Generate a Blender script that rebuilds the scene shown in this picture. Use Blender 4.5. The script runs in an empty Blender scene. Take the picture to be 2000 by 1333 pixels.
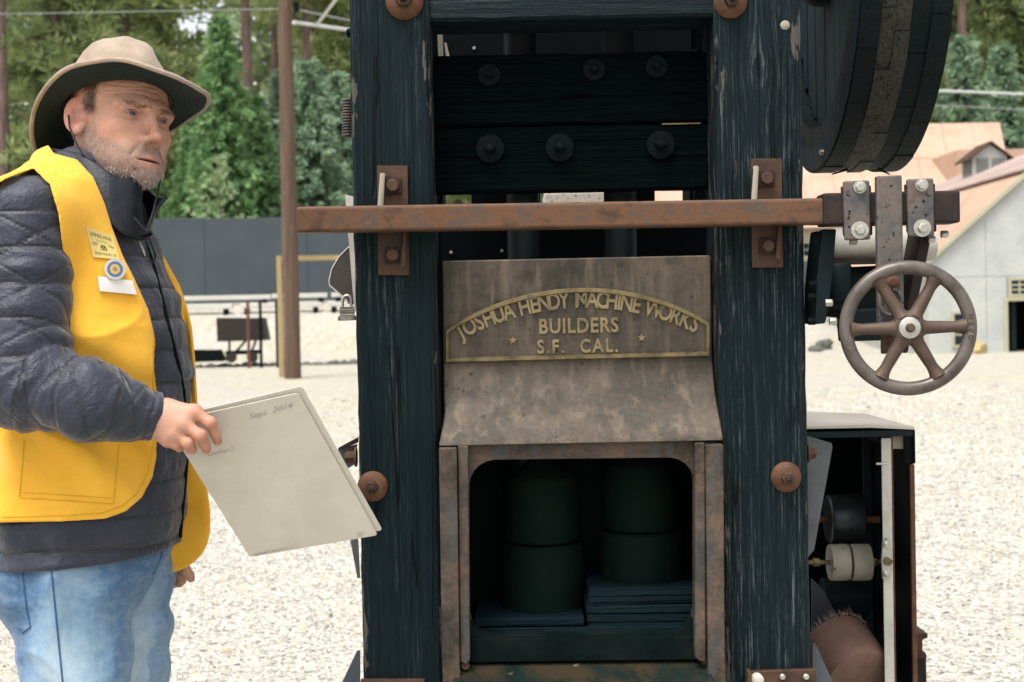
import bpy, bmesh, math, random
import numpy as np
from mathutils import Vector, Matrix
random.seed(7); rng = np.random.default_rng(7)
R_ = math.radians
scene = bpy.context.scene
COL = scene.collection

# ---------------------------------------------------------------- camera, sky, sun, exposure
CAMZ = 1.32; FPX = 2778.0; CX, CY = 1000.0, 666.5
PITCH, ROLL = R_(0.96), R_(1.1)
cF = Vector((0, math.cos(PITCH), -math.sin(PITCH)))
_U0 = Vector((0, math.sin(PITCH), math.cos(PITCH))); _R0 = Vector((1, 0, 0))
cR = _R0*math.cos(ROLL) - _U0*math.sin(ROLL)
cU = _R0*math.sin(ROLL) + _U0*math.cos(ROLL)
cam_d = bpy.data.cameras.new('camera'); cam = bpy.data.objects.new('camera', cam_d); COL.objects.link(cam)
m3 = Matrix((cR, cU, -cF)).transposed().to_4x4(); m3.translation = Vector((0, 0, CAMZ))
cam.matrix_world = m3
cam_d.sensor_width = 36.0; cam_d.lens = FPX/2000*36.0
cam_d.clip_start = 0.05; cam_d.clip_end = 2000
cam_d.dof.use_dof = True; cam_d.dof.focus_distance = 2.62; cam_d.dof.aperture_fstop = 7.5
scene.camera = cam
scene.render.resolution_x = 1024; scene.render.resolution_y = 682

SUN_EL, SUN_AZ = 66, 215      # compass style: azimuth of the sun measured from +Y clockwise (toward +X)
w = bpy.data.worlds.new('World'); scene.world = w; w.use_nodes = True
nt = w.node_tree; nt.nodes.clear()
sky = nt.nodes.new('ShaderNodeTexSky'); sky.sky_type = 'NISHITA'; sky.sun_disc = False
sky.sun_elevation = R_(SUN_EL); sky.sun_rotation = R_(SUN_AZ); sky.dust_density = 4.0; sky.air_density = 1.0; sky.ozone_density = 1.0
hs = nt.nodes.new('ShaderNodeHueSaturation'); hs.inputs['Saturation'].default_value = 0.22
bg = nt.nodes.new('ShaderNodeBackground'); bg.inputs['Strength'].default_value = 0.15
wo = nt.nodes.new('ShaderNodeOutputWorld')
nt.links.new(sky.outputs[0], hs.inputs['Color']); nt.links.new(hs.outputs[0], bg.inputs['Color']); nt.links.new(bg.outputs[0], wo.inputs[0])
sl = bpy.data.lights.new('sun', 'SUN'); sl.energy = 1.5; sl.angle = R_(24); sl.color = (1.0, 0.965, 0.91)
so = bpy.data.objects.new('sun', sl); COL.objects.link(so)
_e, _a = R_(SUN_EL), R_(SUN_AZ)
sun_dir = Vector((math.sin(_a)*math.cos(_e), math.cos(_a)*math.cos(_e), math.sin(_e)))
so.rotation_euler = sun_dir.to_track_quat('Z', 'Y').to_euler(); so.location = sun_dir*30
vs = scene.view_settings; vs.view_transform = 'Standard'; vs.look = 'None'; vs.exposure = 1.0; vs.gamma = 1.0
vs.use_curve_mapping = False

# ---------------------------------------------------------------- helpers
def P(px, py, Y):
    """photo pixel + real depth -> world point"""
    d = cF + cR*((px-CX)/FPX) + cU*((CY-py)/FPX)
    return Vector((0, 0, CAMZ)) + d*(Y/d.y)
def proj_np(p):
    v = p - np.array([0, 0, CAMZ]); z = v@np.array(cF)
    return CX+FPX*(v@np.array(cR))/z, CY-FPX*(v@np.array(cU))/z
def srgb(*c):
    if len(c) == 1 and isinstance(c[0], str):
        h = c[0].lstrip('#'); c = [int(h[i:i+2], 16)/255 for i in (0, 2, 4)]
    return tuple(x/12.92 if x <= .04045 else ((x+.055)/1.055)**2.4 for x in c)
ORG = {}
def wpos(o): return ORG.get(o.name, Vector((0, 0, 0)))
def prop(o, label=None, cat=None, group=None, kind=None):
    if label: o['label'] = label
    if cat: o['category'] = cat
    if group: o['group'] = group
    if kind: o['kind'] = kind
    return o
def thing(name, loc, label, cat, group=None):
    o = bpy.data.objects.new(name, None); COL.objects.link(o); o.empty_display_size = .1
    o.location = loc; ORG[o.name] = Vector(loc)
    return prop(o, label, cat, group)
def link_mesh(name, me, mat, parent=None, org=None, smooth=False):
    o = bpy.data.objects.new(name, me); COL.objects.link(o)
    if mat is not None and not me.materials: me.materials.append(mat)
    if smooth: me.polygons.foreach_set('use_smooth', np.ones(len(me.polygons), dtype=bool))
    if parent is not None:
        o.parent = parent; base = wpos(parent)
    else: base = Vector((0, 0, 0))
    if org is None: org = base
    o.location = Vector(org) - base; ORG[o.name] = Vector(org)
    return o
class MB:
    """collects world-space shapes, builds one mesh object"""
    def __init__(s): s.v = []; s.f = []
    def add(s, vs, fs):
        b = len(s.v); s.v += [Vector(x) for x in vs]; s.f += [tuple(i+b for i in f) for f in fs]; return s
    def box(s, lo, hi):
        x0, y0, z0 = lo; x1, y1, z1 = hi
        return s.add([(x0,y0,z0),(x1,y0,z0),(x1,y1,z0),(x0,y1,z0),(x0,y0,z1),(x1,y0,z1),(x1,y1,z1),(x0,y1,z1)],
                     [(0,3,2,1),(4,5,6,7),(0,1,5,4),(1,2,6,5),(2,3,7,6),(3,0,4,7)])
    def hexa(s, p):      # 8 corners, front quad 0-3, back quad 4-7
        return s.add(p, [(0,1,2,3),(7,6,5,4),(0,4,5,1),(1,5,6,2),(2,6,7,3),(3,7,4,0)])
    def prism(s, poly, d):      # poly of world points, extruded by vector d
        n = len(poly); d = Vector(d); a = [Vector(p) for p in poly]
        return s.add(a+[p+d for p in a], [tuple(range(n)), tuple(range(2*n-1, n-1, -1))]+[(i, n+i, n+(i+1) % n, (i+1) % n) for i in range(n)])
    def cyl(s, a, b, ra, rb=None, n=20, caps=True):
        rb = ra if rb is None else rb
        return s.tube([a, b], [ra, rb], n, caps)
    def tube(s, pts, rad, n=10, caps=True):
        pts = [Vector(p) for p in pts]
        if not hasattr(rad, '__len__'): rad = [rad]*len(pts)
        t0 = (pts[1]-pts[0]).normalized()
        up = Vector((0, 0, 1)) if abs(t0.z) < .9 else Vector((1, 0, 0))
        nx = t0.cross(up).normalized(); vs = []; 
        for i, p in enumerate(pts):
            if i == 0: t = pts[1]-pts[0]
            elif i == len(pts)-1: t = pts[-1]-pts[-2]
            else: t = (pts[i+1]-pts[i]).normalized()+(pts[i]-pts[i-1]).normalized()
            t.normalize(); nx = (nx-t*nx.dot(t)).normalized(); ny = t.cross(nx)
            for k in range(n):
                a = 2*math.pi*k/n; vs.append(p+(nx*math.cos(a)+ny*math.sin(a))*rad[i])
        m = len(pts)
        fs = [(i*n+k, i*n+(k+1) % n, (i+1)*n+(k+1) % n, (i+1)*n+k) for i in range(m-1) for k in range(n)]
        if caps: fs += [tuple(range(n-1, -1, -1)), tuple((m-1)*n+k for k in range(n))]
        return s.add(vs, fs)
    def lathe(s, c, ax, prof, n=28, closed=False):   # prof of (radius, along axis)
        c = Vector(c); ax = Vector(ax).normalized()
        up = Vector((0, 0, 1)) if abs(ax.z) < .9 else Vector((1, 0, 0))
        nx = ax.cross(up).normalized(); ny = ax.cross(nx); vs = []
        for r, h in prof:
            for k in range(n):
                a = 2*math.pi*k/n; vs.append(c+ax*h+(nx*math.cos(a)+ny*math.sin(a))*r)
        m = len(prof); rows = m if closed else m-1
        fs = [(i*n+k, i*n+(k+1) % n, ((i+1) % m)*n+(k+1) % n, ((i+1) % m)*n+k) for i in range(rows) for k in range(n)]
        if not closed: fs += [tuple(range(n-1, -1, -1)), tuple((m-1)*n+k for k in range(n))]
        return s.add(vs, fs)
    def build(s, name, mat, parent=None, org=None, smooth=False, bevel=0, seg=2, angle=None):
        base = Vector(org) if org is not None else (wpos(parent) if parent is not None else Vector((0, 0, 0)))
        me = bpy.data.meshes.new(name)
        me.from_pydata([tuple(v-base) for v in s.v], [], s.f)
        bm = bmesh.new(); bm.from_mesh(me); bmesh.ops.recalc_face_normals(bm, faces=bm.faces); bm.to_mesh(me); bm.free()
        o = link_mesh(name, me, mat, parent, base)
        if bevel:
            md = o.modifiers.new('bevel', 'BEVEL'); md.width = bevel; md.segments = seg; md.limit_method = 'ANGLE'; md.angle_limit = R_(35)
        if smooth:
            me.polygons.foreach_set('use_smooth', np.ones(len(me.polygons), dtype=bool))
            try: me.set_sharp_from_angle(angle=R_(angle or 40))
            except Exception: pass
        return o
def copy_tree(o, parent=None):
    c = o.copy(); COL.objects.link(c); c.parent = parent
    for ch in list(o.children): copy_tree(ch, c)
    return c
def poly_px(pts, Y): return [P(x, y, Y) for x, y in pts]
def slab(pts, Y0, Y1):      # pixel outline at depth Y0, real prism back to Y1
    a = poly_px(pts, Y0); return MB().prism(a, (0, Y1-Y0, 0))

# ---------------------------------------------------------------- numpy noise, signed distance modelling
def _hash(i, j, k, seed):
    n = (i*374761393 + j*668265263 + k*2147483647 + seed*1274126177) & 0xffffffff
    n = ((n ^ (n >> 13))*1274126177) & 0xffffffff
    n = (n ^ (n >> 16)) & 0xffffffff
    return n.astype(np.float32)/np.float32(4294967295.0)
def vnoise(p, scale=1.0, seed=0):
    q = np.asarray(p, dtype=np.float64)*scale + 1000.0; i = np.floor(q).astype(np.int64); f = (q-i).astype(np.float32); f = f*f*(3-2*f)
    r = 0
    for a in (0, 1):
        for b in (0, 1):
            for c in (0, 1):
                wgt = (f[..., 0] if a else 1-f[..., 0])*(f[..., 1] if b else 1-f[..., 1])*(f[..., 2] if c else 1-f[..., 2])
                r = r + wgt*_hash(i[..., 0]+a, i[..., 1]+b, i[..., 2]+c, seed)
    return r*2-1
def smin(a, b, k):
    h = np.clip(.5+.5*(b-a)/k, 0, 1); return b*(1-h)+a*h-k*h*(1-h)
def smax(a, b, k): return -smin(-a, -b, k)
def s_sph(p, c, r): return np.linalg.norm(p-np.asarray(c, dtype=np.float32), axis=-1)-r
def s_ell(p, c, r):
    r = np.asarray(r, dtype=np.float32); q = p-np.asarray(c, dtype=np.float32)
    k0 = np.linalg.norm(q/r, axis=-1); k1 = np.linalg.norm(q/(r*r), axis=-1)+1e-9
    return k0*(k0-1)/k1
def s_cap(p, a, b, ra, rb=None):
    rb = ra if rb is None else rb
    a = np.asarray(a, dtype=np.float32); b = np.asarray(b, dtype=np.float32); ab = b-a
    t = np.clip(((p-a)@ab)/(ab@ab), 0, 1)
    return np.linalg.norm(p-a-t[..., None]*ab, axis=-1)-(ra+(rb-ra)*t)
def s_poly2(x, y, poly):      # signed distance to a 2D polygon (negative inside)
    d = np.full(x.shape, 1e9, dtype=np.float64); ins = np.zeros(x.shape, dtype=bool); n = len(poly)
    for i in range(n):
        ax, ay = poly[i]; bx, by = poly[(i+1) % n]; ex, ey = bx-ax, by-ay
        wx, wy = x-ax, y-ay; t = np.clip((wx*ex+wy*ey)/(ex*ex+ey*ey+1e-12), 0, 1)
        d = np.minimum(d, (wx-ex*t)**2+(wy-ey*t)**2)
        c = ((ay <= y) & (by > y)) | ((by <= y) & (ay > y))
        with np.errstate(divide='ignore', invalid='ignore'):
            xi = ax+(y-ay)*ex/(ey if ey != 0 else 1e-12)
        ins ^= c & (x < xi)
    d = np.sqrt(d); return np.where(ins, -d, d)
def sdf_mesh(fn, lo, hi, res, K=4):
    lo = np.asarray(lo, dtype=np.float32); hi = np.asarray(hi, dtype=np.float32)
    nc = np.ceil((hi-lo)/(res*K)).astype(int); n = nc*K+1
    cc = [lo[i]+(np.arange(nc[i])+.5)*res*K for i in range(3)]
    G = np.stack(np.meshgrid(*cc, indexing='ij'), -1).astype(np.float32)
    dc = fn(G.reshape(-1, 3)).reshape(nc)
    val = np.ones(n, dtype=np.float32)
    for ax in range(3): pass
    big = np.repeat(np.repeat(np.repeat(np.where(dc < 0, -1., 1.).astype(np.float32), K, 0), K, 1), K, 2)
    val[:-1, :-1, :-1] = big
    near = np.argwhere(np.abs(dc) < res*K*1.9)
    o = np.arange(K+1); off = np.stack(np.meshgrid(o, o, o, indexing='ij'), -1).reshape(-1, 3)
    mask = np.zeros(n, dtype=bool)
    for s in off:
        idx = near*K+s; mask[idx[:, 0], idx[:, 1], idx[:, 2]] = True
    ii = np.argwhere(mask); pts = lo+ii.astype(np.float32)*np.float32(res)
    vals = np.empty(len(ii), dtype=np.float32); CH = 400000
    for a in range(0, len(ii), CH): vals[a:a+CH] = fn(pts[a:a+CH])
    val[ii[:, 0], ii[:, 1], ii[:, 2]] = vals
    ins = val < 0
    cn = np.zeros(np.array(n)-1, dtype=np.int8)
    for a in (0, 1):
        for b in (0, 1):
            for c in (0, 1): cn += ins[a:n[0]-1+a, b:n[1]-1+b, c:n[2]-1+c]
    act = np.argwhere((cn > 0) & (cn < 8))
    cid = -np.ones(np.array(n)-1, dtype=np.int64); cid[act[:, 0], act[:, 1], act[:, 2]] = np.arange(len(act))
    acc = np.zeros((len(act), 3)); cnt = np.zeros(len(act))
    cor = [(a, b, c) for a in (0, 1) for b in (0, 1) for c in (0, 1)]
    for a in cor:
        for ax in range(3):
            if a[ax]: continue
            b = list(a); b[ax] = 1
            ia = act+np.array(a); ib = act+np.array(b)
            va = val[ia[:, 0], ia[:, 1], ia[:, 2]]; vb = val[ib[:, 0], ib[:, 1], ib[:, 2]]
            cr = (va < 0) != (vb < 0); t = np.where(cr, va/(va-vb+1e-12), 0)
            pt = np.repeat(np.array(a, dtype=float)[None], len(act), 0); pt[:, ax] = t
            acc += pt*cr[:, None]; cnt += cr
    V = lo+(act+acc/np.maximum(cnt, 1)[:, None])*res
    faces = []
    for ax in range(3):
        u, v = [(1, 2), (2, 0), (0, 1)][ax]
        s0 = [slice(None)]*3; s1 = [slice(None)]*3; s0[ax] = slice(0, n[ax]-1); s1[ax] = slice(1, n[ax])
        A = ins[tuple(s0)]; B = ins[tuple(s1)]; e = np.argwhere(A != B)
        ok = (e[:, u] > 0) & (e[:, v] > 0) & (e[:, u] < n[u]-1) & (e[:, v] < n[v]-1); e = e[ok]
        fl = A[e[:, 0], e[:, 1], e[:, 2]]
        def cell(du, dv):
            q = e.copy(); q[:, u] -= du; q[:, v] -= dv; return cid[q[:, 0], q[:, 1], q[:, 2]]
        q = np.stack([cell(1, 1), cell(0, 1), cell(0, 0), cell(1, 0)], 1)
        q[~fl] = q[~fl][:, ::-1]; faces.append(q)
    Q = np.concatenate(faces); Q = Q[(Q >= 0).all(1)]
    return V, Q
def np_mesh(name, V, Q):
    me = bpy.data.meshes.new(name); k = Q.shape[1]
    me.vertices.add(len(V)); me.vertices.foreach_set('co', np.asarray(V, dtype=np.float32).ravel())
    me.loops.add(Q.size); me.loops.foreach_set('vertex_index', Q.ravel().astype(np.int32))
    me.polygons.add(len(Q)); me.polygons.foreach_set('loop_start', np.arange(0, Q.size, k, dtype=np.int32))
    try: me.polygons.foreach_set('loop_total', np.full(len(Q), k, dtype=np.int32))
    except Exception: pass
    me.update(calc_edges=True); me.validate(); return me
def sdf_obj(name, fn, lo, hi, res, mat, parent, attrs=None, cols=None, smooth_it=1):
    V, Q = sdf_mesh(fn, lo, hi, res)
    for _ in range(smooth_it):       # pull vertices back onto the surface
        d = fn(V.astype(np.float32)); e = res*.5; g = np.stack([fn((V+np.eye(3)[i]*e).astype(np.float32))-fn((V-np.eye(3)[i]*e).astype(np.float32)) for i in range(3)], 1)/(2*e)
        l = np.maximum((g*g).sum(1), .25); V = V-np.clip(d/l, -res, res)[:, None]*g*.8
    base = wpos(parent) if parent is not None else Vector((0, 0, 0))
    me = np_mesh(name, V-np.array(base), Q)
    for k, f in (attrs or {}).items():
        a = me.attributes.new(k, 'FLOAT', 'POINT'); a.data.foreach_set('value', np.asarray(f(V), dtype=np.float32))
    for k, f in (cols or {}).items():
        a = me.attributes.new(k, 'FLOAT_VECTOR', 'POINT'); a.data.foreach_set('vector', np.asarray(f(V), dtype=np.float32).ravel())
    o = link_mesh(name, me, mat, parent, base, smooth=True)
    return o, V

# ---------------------------------------------------------------- materials
class NT:
    def __init__(s, name):
        s.m = bpy.data.materials.new(name); s.m.use_nodes = True; s.t = s.m.node_tree; s.t.nodes.clear()
        s.out = s.t.nodes.new('ShaderNodeOutputMaterial'); s.b = s.t.nodes.new('ShaderNodeBsdfPrincipled'); s.t.links.new(s.b.outputs[0], s.out.inputs[0])
        s.tc = s.t.nodes.new('ShaderNodeTexCoord')
    def put(s, sock, v):
        if hasattr(v, 'links') or isinstance(v, bpy.types.NodeSocket): s.t.links.new(v, sock)
        elif isinstance(v, (tuple, list)): sock.default_value = tuple(v)+((1,) if len(v) == 3 and len(sock.default_value) == 4 else ())
        else: sock.default_value = v
    def obj(s): return s.tc.outputs['Object']
    def mapping(s, vec, scale=(1,1,1), loc=(0,0,0), rot=(0,0,0)):
        n = s.t.nodes.new('ShaderNodeMapping'); s.put(n.inputs['Vector'], vec); n.inputs['Scale'].default_value = scale; n.inputs['Location'].default_value = loc; n.inputs['Rotation'].default_value = rot
        return n.outputs[0]
    def noise(s, vec, scale=5, detail=4, rough=.55, dist=0, col=False):
        n = s.t.nodes.new('ShaderNodeTexNoise'); s.put(n.inputs['Vector'], vec); n.inputs['Scale'].default_value = scale; n.inputs['Detail'].default_value = detail
        n.inputs['Roughness'].default_value = rough; n.inputs['Distortion'].default_value = dist
        return n.outputs['Color' if col else 'Fac']
    def voro(s, vec, scale=5, feature='F1', out='Distance'):
        n = s.t.nodes.new('ShaderNodeTexVoronoi'); n.feature = feature; s.put(n.inputs['Vector'], vec); n.inputs['Scale'].default_value = scale
        return n.outputs[out]
    def ramp(s, fac, stops, interp='LINEAR'):
        n = s.t.nodes.new('ShaderNodeValToRGB'); s.put(n.inputs[0], fac); e = n.color_ramp.elements; n.color_ramp.interpolation = interp
        while len(e) > 1: e.remove(e[-1])
        for i, (p, c) in enumerate(stops):
            el = e[0] if i == 0 else e.new(p)
            el.position = p; c = (c, c, c) if not hasattr(c, '__len__') else c; el.color = tuple(c)+(1,)
        return n.outputs[0]
    def mix(s, fac, a, b, mode='MIX'):
        n = s.t.nodes.new('ShaderNodeMix'); n.data_type = 'RGBA'; n.blend_type = mode; n.clamp_result = False
        s.put(n.inputs[0], fac); s.put(n.inputs[6], a); s.put(n.inputs[7], b); return n.outputs[2]
    def math(s, op, a, b=0, c=0, clamp=False):
        n = s.t.nodes.new('ShaderNodeMath'); n.operation = op; n.use_clamp = clamp; s.put(n.inputs[0], a); s.put(n.inputs[1], b); s.put(n.inputs[2], c); return n.outputs[0]
    def sep(s, v):
        n = s.t.nodes.new('ShaderNodeSeparateXYZ'); s.put(n.inputs[0], v); return n.outputs
    def comb(s, x, y, z):
        n = s.t.nodes.new('ShaderNodeCombineXYZ'); s.put(n.inputs[0], x); s.put(n.inputs[1], y); s.put(n.inputs[2], z); return n.outputs[0]
    def attr(s, name, out='Fac'):
        n = s.t.nodes.new('ShaderNodeAttribute'); n.attribute_name = name; return n.outputs[out]
    def rnd(s):
        n = s.t.nodes.new('ShaderNodeObjectInfo'); return n.outputs['Random']
    def bump(s, h, strength=.5, dist=.01, normal=None):
        n = s.t.nodes.new('ShaderNodeBump'); s.put(n.inputs['Height'], h); n.inputs['Strength'].default_value = strength; n.inputs['Distance'].default_value = dist
        if normal is not None: s.put(n.inputs['Normal'], normal)
        return n.outputs[0]
    def fin(s, color=None, rough=None, metal=None, normal=None, spec=None, **kw):
        for k, v in (('Base Color', color), ('Roughness', rough), ('Metallic', metal), ('Normal', normal), ('Specular IOR Level', spec)):
            if v is not None: s.put(s.b.inputs[k], v)
        for k, v in kw.items(): s.put(s.b.inputs[k.replace('_', ' ')], v)
        return s.m
def g3(x): return (x, x, x)
def mottle(name, cols, scale=8, rough=(.5, .8), metal=0, bump=.3, bdist=.004, stretch=(1,1,1), fine=60, speck=None, streak=None, detail=6, spec=.35):
    """cols: ramp list; fine-grain bump, optional specks (colour, scale, threshold) and vertical streaks (colour, amount)"""
    m = NT(name); v = m.mapping(m.obj(), stretch)
    a = m.noise(v, scale, detail, .62, .3); n = len(cols)
    c = m.ramp(a, [(.28+.44*i/max(n-1, 1), cols[i]) for i in range(n)])
    if streak:
        sv = m.mapping(m.obj(), (14, 14, .8)); sn = m.noise(sv, 3, 3, .6)
        c = m.mix(m.math('MULTIPLY', m.ramp(sn, [(.48, 0), (.68, 1)]), streak[1]), c, streak[0])
    f = m.noise(m.obj(), fine, 5, .6)
    if speck:
        sp = m.noise(m.obj(), speck[1], 2, .5); c = m.mix(m.ramp(sp, [(speck[2], 0), (speck[2]+.06, 1)]), c, speck[0])
    c = m.mix(m.math('MULTIPLY', f, .5), c, m.mix(1.0, c, g3(.55), 'MULTIPLY'))
    r = m.ramp(a, [(.3, rough[0]), (.7, rough[1])])
    h = m.math('ADD', m.math('MULTIPLY', f, .6), a)
    return m.fin(c, r, metal, m.bump(h, bump, bdist), spec=spec)
def wood_black(name, axis, pale=.5, edges=None, spec=.16, tint=((.0014,.0062,.0078), (.0046,.0140,.0172), (.15,.17,.17)), knots=()):
    m = NT(name); o = m.obj()
    if knots:
        xyz = m.sep(o)
        for (kx, kz, r) in knots:
            dx = m.math('SUBTRACT', xyz[0], kx); dz = m.math('SUBTRACT', xyz[2], kz)
            d2 = m.math('ADD', m.math('MULTIPLY', dx, dx), m.math('MULTIPLY', m.math('MULTIPLY', dz, dz), .18))
            gsn = m.math('POWER', 2.718, m.math('MULTIPLY', d2, -1/(r*r)))
            nx = m.math('SUBTRACT', xyz[0], m.math('MULTIPLY', m.math('MULTIPLY', dx, gsn), .85))
            o = m.comb(nx, xyz[1], xyz[2]); xyz = m.sep(o)
    st = [1, 1, 1]; st['xyz'.index(axis)] = .020
    v = m.mapping(o, st)
    wob = m.noise(m.mapping(o, [s*.5 if s < 1 else 1 for s in st]), 14, 2, .5)
    g1 = m.noise(v, 200, 5, .68, .3); g2 = m.noise(m.mapping(o, [s*2.2 if s < 1 else 1 for s in st]), 520, 4, .7, .15)
    big = m.noise(m.mapping(o, [s*9 if s < 1 else 1 for s in st]), 9, 4, .65)
    c = m.ramp(g1, [(.3, tint[0]), (.62, tint[1]), (.85, tuple(x*1.7 for x in tint[1]))])
    fl = m.math('MULTIPLY', m.ramp(m.math('ADD', m.math('MULTIPLY', g1, .55), m.math('MULTIPLY', g2, .45)), [(.532, 0), (.585, 1)]), m.ramp(big, [(.40, .04), (.52, .35), (.64, 1)]))
    c = m.mix(m.math('MULTIPLY', fl, pale), c, tint[2])
    chip = m.noise(m.mapping(o, [s*8 if s < 1 else 1 for s in st]), 16, 4, .7)
    c = m.mix(m.math('MULTIPLY', m.ramp(chip, [(.70, 0), (.76, 1)]), .5*pale), c, (.26,.20,.15))
    ck = m.noise(m.mapping(o, [s*.8 if s < 1 else 1 for s in st]), 34, 2, .4, .2); ck = m.ramp(m.math('ABSOLUTE', m.math('SUBTRACT', ck, .5)), [(.0, 1), (.012, 0)])
    ck = m.math('MULTIPLY', ck, m.ramp(m.noise(o, 3.5, 3, .6), [(.46, 0), (.54, 1)])); c = m.mix(m.math('MULTIPLY', ck, .9), c, (.0004,.0012,.0014))
    if edges:
        xx = m.sep(m.obj())[0]; e = m.math('MINIMUM', m.math('ABSOLUTE', m.math('SUBTRACT', xx, edges[0])), m.math('ABSOLUTE', m.math('SUBTRACT', xx, edges[1])))
        wn = m.noise(m.mapping(m.obj(), (1, 1, .22)), 26, 5, .7); wr_ = m.ramp(m.math('SUBTRACT', m.math('MULTIPLY', m.math('SUBTRACT', wn, .54), .16), e), [(0, 0), (.004, 1)])
        c = m.mix(m.math('MULTIPLY', wr_, .55), c, m.mix(g2, (.10,.085,.07), (.24,.21,.18)))
    h = m.math('SUBTRACT', m.math('ADD', m.math('MULTIPLY', g1, 1.0), m.math('MULTIPLY', g2, .5)), m.math('MULTIPLY', ck, 1.6))
    return m.fin(c, m.ramp(g1, [(.3, .75), (.7, .5)]), 0, m.bump(h, .9, .005), spec=spec)
def plain(name, c, rough=.6, metal=0, var=.15, scale=20, bump=.1, bd=.002, spec=.35):
    return mottle(name, [tuple(x*(1-var) for x in c), tuple(min(1, x*(1+var)) for x in c)], scale, (rough*.9, min(1, rough*1.1)), metal, bump, bd, spec=spec)
M = {}
mxo = P(1135, 666, 2.75).x
M['post_l'] = wood_black('charred post wood', 'z', .6, edges=(P(696, 666, 2.75).x-mxo, P(851, 666, 2.75).x-mxo))
M['post_r'] = wood_black('charred post wood with knot', 'z', .75, edges=(P(1406, 666, 2.75).x-mxo, P(1574, 666, 2.75).x-mxo), knots=((.487-mxo, 1.795, .028),))
M['beam'] = wood_black('charred beam wood', 'x', .45)
M['darkwood'] = wood_black('dark guide timber', 'x', .12, None, .03, ((.0004,.0024,.0026), (.0014,.0042,.0046), (.02,.026,.024)))  # near-black tint paints in the deep shade among the guides
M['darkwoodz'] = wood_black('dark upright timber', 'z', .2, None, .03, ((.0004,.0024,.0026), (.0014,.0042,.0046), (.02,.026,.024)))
M['rust'] = mottle('rusty steel', [srgb('#2c2019'), srgb('#443024'), srgb('#563e2d'), srgb('#3f342d')], 14, (.55, .85), .15, .5, .002, fine=140, speck=(srgb('#3a2a26'), 60, .66))
M['rust_o'] = mottle('orange rust', [srgb('#3f281c'), srgb('#5f402c'), srgb('#785339')], 30, (.6, .85), .1, .4, .0015, fine=200)
M['rust_d'] = mottle('dark rust', [srgb('#171412'), srgb('#2c2320'), srgb('#45342c')], 18, (.55, .85), .15, .5, .002, fine=140)
M['bar'] = mottle('rusted tube steel', [srgb('#33281f'), srgb('#4f3a2b'), srgb('#6a4a33'), srgb('#54473e'), srgb('#7a5c45')], 26, (.5, .75), .2, .3, .0015, stretch=(.6, 1, 1), fine=260, detail=10)
M['steel'] = mottle('grey spotted steel', [srgb('#33363a'), srgb('#565555'), srgb('#6f6660'), srgb('#6b4d40')], 16, (.4, .7), .35, .4, .0015, fine=150, speck=(srgb('#231d1b'), 90, .63))
M['zinc'] = plain('zinc bolt', (.52,.50,.45), .35, .7, .2, 90)
m = NT('cast iron patina'); o_ = m.obj()
n1_ = m.noise(o_, 5.5, 9, .70, .5); n2_ = m.noise(o_, 21, 7, .68, .3); n3_ = m.noise(o_, 95, 5, .6); n4_ = m.noise(m.mapping(o_, (9, 9, 1.1)), 4, 5, .65)
c = m.ramp(m.math('ADD', m.math('MULTIPLY', n1_, .6), m.math('MULTIPLY', n2_, .4)), [(.34, srgb('#23261f')), (.43, srgb('#413f36')), (.50, srgb('#58514a')), (.56, srgb('#675e54')), (.66, srgb('#82786b'))])
c = m.mix(m.ramp(n2_, [(.56, 0), (.68, .55)]), c, srgb('#3c454c')); c = m.mix(m.ramp(n4_, [(.50, 0), (.66, .6)]), c, srgb('#857a6c'))
c = m.mix(m.ramp(m.noise(o_, 33, 4, .7), [(.64, 0), (.69, .85)]), c, srgb('#1d201e')); c = m.mix(m.math('MULTIPLY', n3_, .6), c, m.mix(1.0, c, g3(.5), 'MULTIPLY'))
c = m.mix(1.0, c, (.84,.77,.69), 'MULTIPLY')
M['iron'] = m.fin(c, m.ramp(n2_, [(.35, .45), (.65, .75)]), .2, m.bump(m.math('ADD', m.math('MULTIPLY', n3_, .5), n2_), .5, .003), spec=.4)
m = NT('brown cast iron'); o_ = m.obj()
n1_ = m.noise(o_, 9, 9, .70, .4); n2_ = m.noise(o_, 34, 7, .68, .3); n3_ = m.noise(o_, 140, 5, .6); n4_ = m.noise(m.mapping(o_, (12, 12, 1.0)), 4, 5, .65)
c = m.ramp(m.math('ADD', m.math('MULTIPLY', n1_, .55), m.math('MULTIPLY', n2_, .45)), [(.36, srgb('#262620')), (.44, srgb('#3e372f')), (.50, srgb('#52463b')), (.56, srgb('#635245')), (.66, srgb('#7b6857'))])
c = m.mix(m.ramp(n4_, [(.50, 0), (.62, .6)]), c, srgb('#4a5052')); c = m.mix(m.ramp(n2_, [(.58, 0), (.66, .6)]), c, srgb('#6e4f38'))
c = m.mix(m.math('MULTIPLY', n3_, .6), c, m.mix(1.0, c, g3(.45), 'MULTIPLY'))
M['iron_low'] = m.fin(c, m.ramp(n2_, [(.35, .5), (.65, .8)]), .15, m.bump(m.math('ADD', m.math('MULTIPLY', n3_, .6), n2_), .6, .003), spec=.35)
M['iron_dark'] = mottle('near-black cast iron', [(.0010,.004,.004), (.003,.008,.008), (.009,.014,.012)], 10, (.5, .8), 0, .4, .003, fine=100, speck=(srgb('#4a4034'), 22, .74), spec=.06)  # very dark iron, used for lip, sill and mortar inside
M['brass'] = mottle('worn brass edge', [srgb('#4c4634'), srgb('#77694a'), srgb('#8f7f58'), srgb('#67645a')], 25, (.4, .65), .35, .4, .001, fine=160)
M['brass_dim'] = mottle('worn letter metal', [srgb('#6a6048'), srgb('#958562'), srgb('#ac9a74')], 25, (.4, .65), .3, .4, .001, fine=160)
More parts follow.
